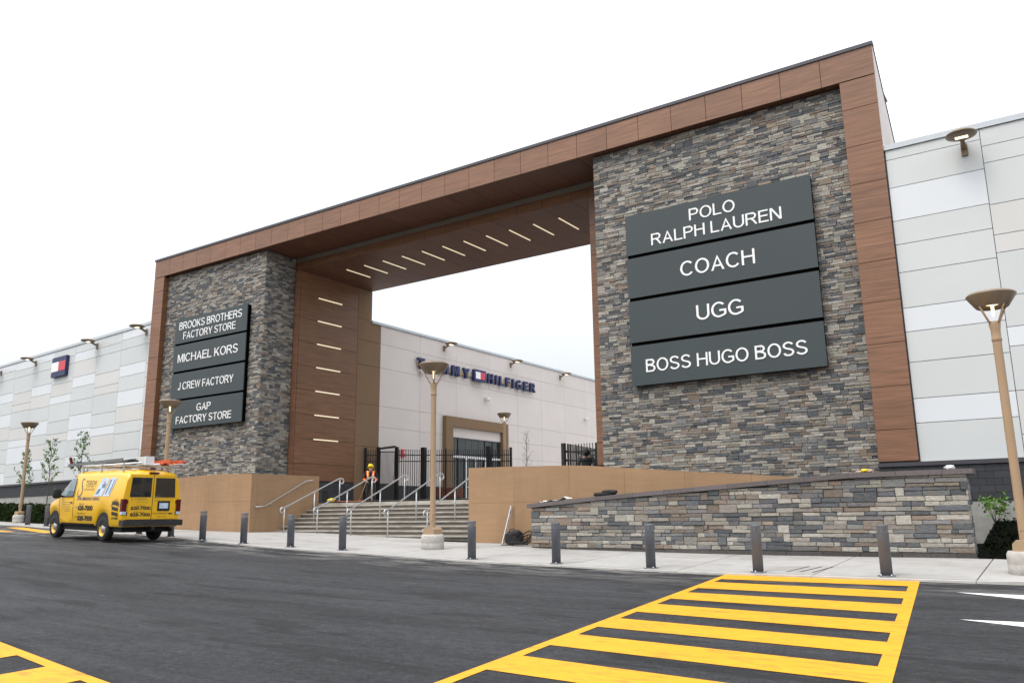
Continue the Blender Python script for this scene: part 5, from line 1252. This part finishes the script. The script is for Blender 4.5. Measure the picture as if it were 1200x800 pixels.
# starburst badge by the rear wheel
big_ = MB()
def sw_(pl_): big_.add([(u, sidew(u, z)+.009, z) for u, z in pl_], [tuple(range(len(pl_)))])
for k in range(13):
    a = math.radians(15+150*k/12); sw_([(.40+.19*math.cos(a-.07), .98+.17*math.sin(a-.07)), (.40+.36*math.cos(a), .98+.30*math.sin(a)), (.40+.19*math.cos(a+.07), .98+.17*math.sin(a+.07))])
for i in range(8):
    z0 = .74+.05*i
    if i not in (2, 5): sw_([(.20, z0), (.60, z0+.04), (.60, z0+.09), (.20, z0+.05)])
mk('starburst_badge', big_, 'vantext', bdy, fix=False)
van_side_text('RINNAI', .60, .20, .655, .72, 'vantext', .03) if False else van_side_text('24 HRS', .60, .20, .655, .72, 'vantext', .03)
van_rear_text('S TEREM', .70, .18, 1.20, 1.27, 'vantext_b'); van_rear_text('WATER SYSTEMS', .52, .14, 1.13, 1.16, 'vantext_b')
van_rear_text('TORONTO', .52, .24, 1.03, 1.06, 'vantext'); van_rear_text('620-7000', .70, .04, .93, 1.03, 'vantext', .045); van_rear_text('MISSISSAUGA', .60, .22, .85, .88, 'vantext'); van_rear_text('828-7000', .70, .04, .74, .84, 'vantext', .045)
van_rear_text('PRODUCTS & SERVICES', -.05, -.72, 1.26, 1.295, 'vantext_b'); van_rear_text('SALES & INSTALLATION', -.05, -.72, 1.19, 1.225, 'vantext_b'); van_rear_text('24 HR. EMERGENCY', -.04, -.56, .80, .85, 'vantext'); van_rear_text('SERVICE', -.2, -.5, .71, .75, 'vantext_b')
side = mk('maker_badge', one('box', -.03, -.02, -.70, -.58, .80, .84), 'navy', van)
# roof rack
rk = MB()
for u in (.45, 1.9, 3.2):
    rk.bar((u, -.86, 2.22), (u, .86, 2.22), .05)
    for sg in (-1, 1): rk.bar((u, sg*.80, 2.04), (u, sg*.80, 2.30), .045, .045)
mk('roof_rack', rk, 'steel', van)
for i, (u, y) in enumerate(((.5, .5), (1.9, .55), (3.2, .5), (.45, -.5), (4.1, .5))):
    mb = MB(); blob(mb, (u, y, 2.34), .07, .16, .07, 30+i, amp=.3, pw=.6); mk('tie_down', mb, 'vandark', van)
mk('ladder_stop', one('bar', (4.45, .62, 2.22), (4.62, .66, 2.56), .07), 'taillight', van)
vrot = math.atan2(.30, -3.48); vloc = V3((-24.95, 15.85, 0))
zq = lambda u: road(vloc.x+u*math.cos(vrot), vloc.y+u*math.sin(vrot))
pitch = -math.atan2(zq(4.68)-zq(1.22), 3.46); z0_ = zq(1.22)-1.22*math.sin(-pitch)+.02
VS = 1.03
for o_ in (van,): o_.location = (vloc.x, vloc.y, z0_); o_.rotation_euler = (0, pitch, vrot); o_.scale = (1.05, 1.0, 1.09)
def on_van(name, label, cat):
    t_ = thing(name, label, cat, (0, 0, 0)); t_.location = van.location; t_.rotation_euler = van.rotation_euler; t_.scale = van.scale; return t_
def late(fn):   # build children while the root still stands at the origin
    pass
def ladder(label, u0, u1, yc, z0, z1, w, mt, n_, tilt=0):
    t_ = thing('ladder', label, 'ladder', (0, 0, 0))
    for s in (-1, 1): mk('rail', one('bar', (u0, yc+s*w/2+tilt, z0), (u1, yc+s*w/2, z1), .035, .10), mt, t_)
    for k in range(1, n_):
        f = k/n_; mk('rung', one('tube', [(u0+(u1-u0)*f, yc-w/2+tilt*(1-f), z0+(z1-z0)*f), (u0+(u1-u0)*f, yc+w/2+tilt*(1-f), z0+(z1-z0)*f)], .018, 6), mt, t_)
    t_.location = van.location; t_.rotation_euler = van.rotation_euler; t_.scale = van.scale
ladder('long aluminium extension ladder strapped on the near side of the van roof', .7, 4.55, .52, 2.40, 2.30, .42, 'alu', 13)
ladder('orange fibreglass ladder strapped on the far side of the van roof', -.55, 3.0, -.42, 2.36, 2.30, .42, 'orange', 11)
t_ = thing('storage_tube', 'grey storage tube carried on top of the van roof rack', 'tube', (0, 0, 0))
mk('tube', one('box', .2, 1.9, -.02, .26, 2.26, 2.50), 'm_grey', t_); mk('end_cap', one('box', .14, .20, -.03, .27, 2.25, 2.51), 'plastic', t_)
t_.location = van.location; t_.rotation_euler = van.rotation_euler; t_.scale = van.scale
t_ = thing('pipe_bundle', 'white and red pipes tied together on the van roof rack', 'pipes', (0, 0, 0))
for k, (y, z, mt) in enumerate(((.0, 2.27, 'plastic'), (-.08, 2.28, 'orange'), (-.72, 2.28, 'plastic'), (-.75, 2.36, 'red'), (.78, 2.28, 'plastic'))): mk('pipe', one('tube', [(-.2-.1*k, y-.02, z), (4.1-.2*k, y, z-.03)], .028, 8), mt, t_)
t_.location = van.location; t_.rotation_euler = van.rotation_euler; t_.scale = van.scale
# lift everything from eye-relative to ground-relative heights
for o in bpy.data.objects:
    if o.parent is None and o.type not in ('CAMERA', 'LIGHT'): o.location.z += EYE
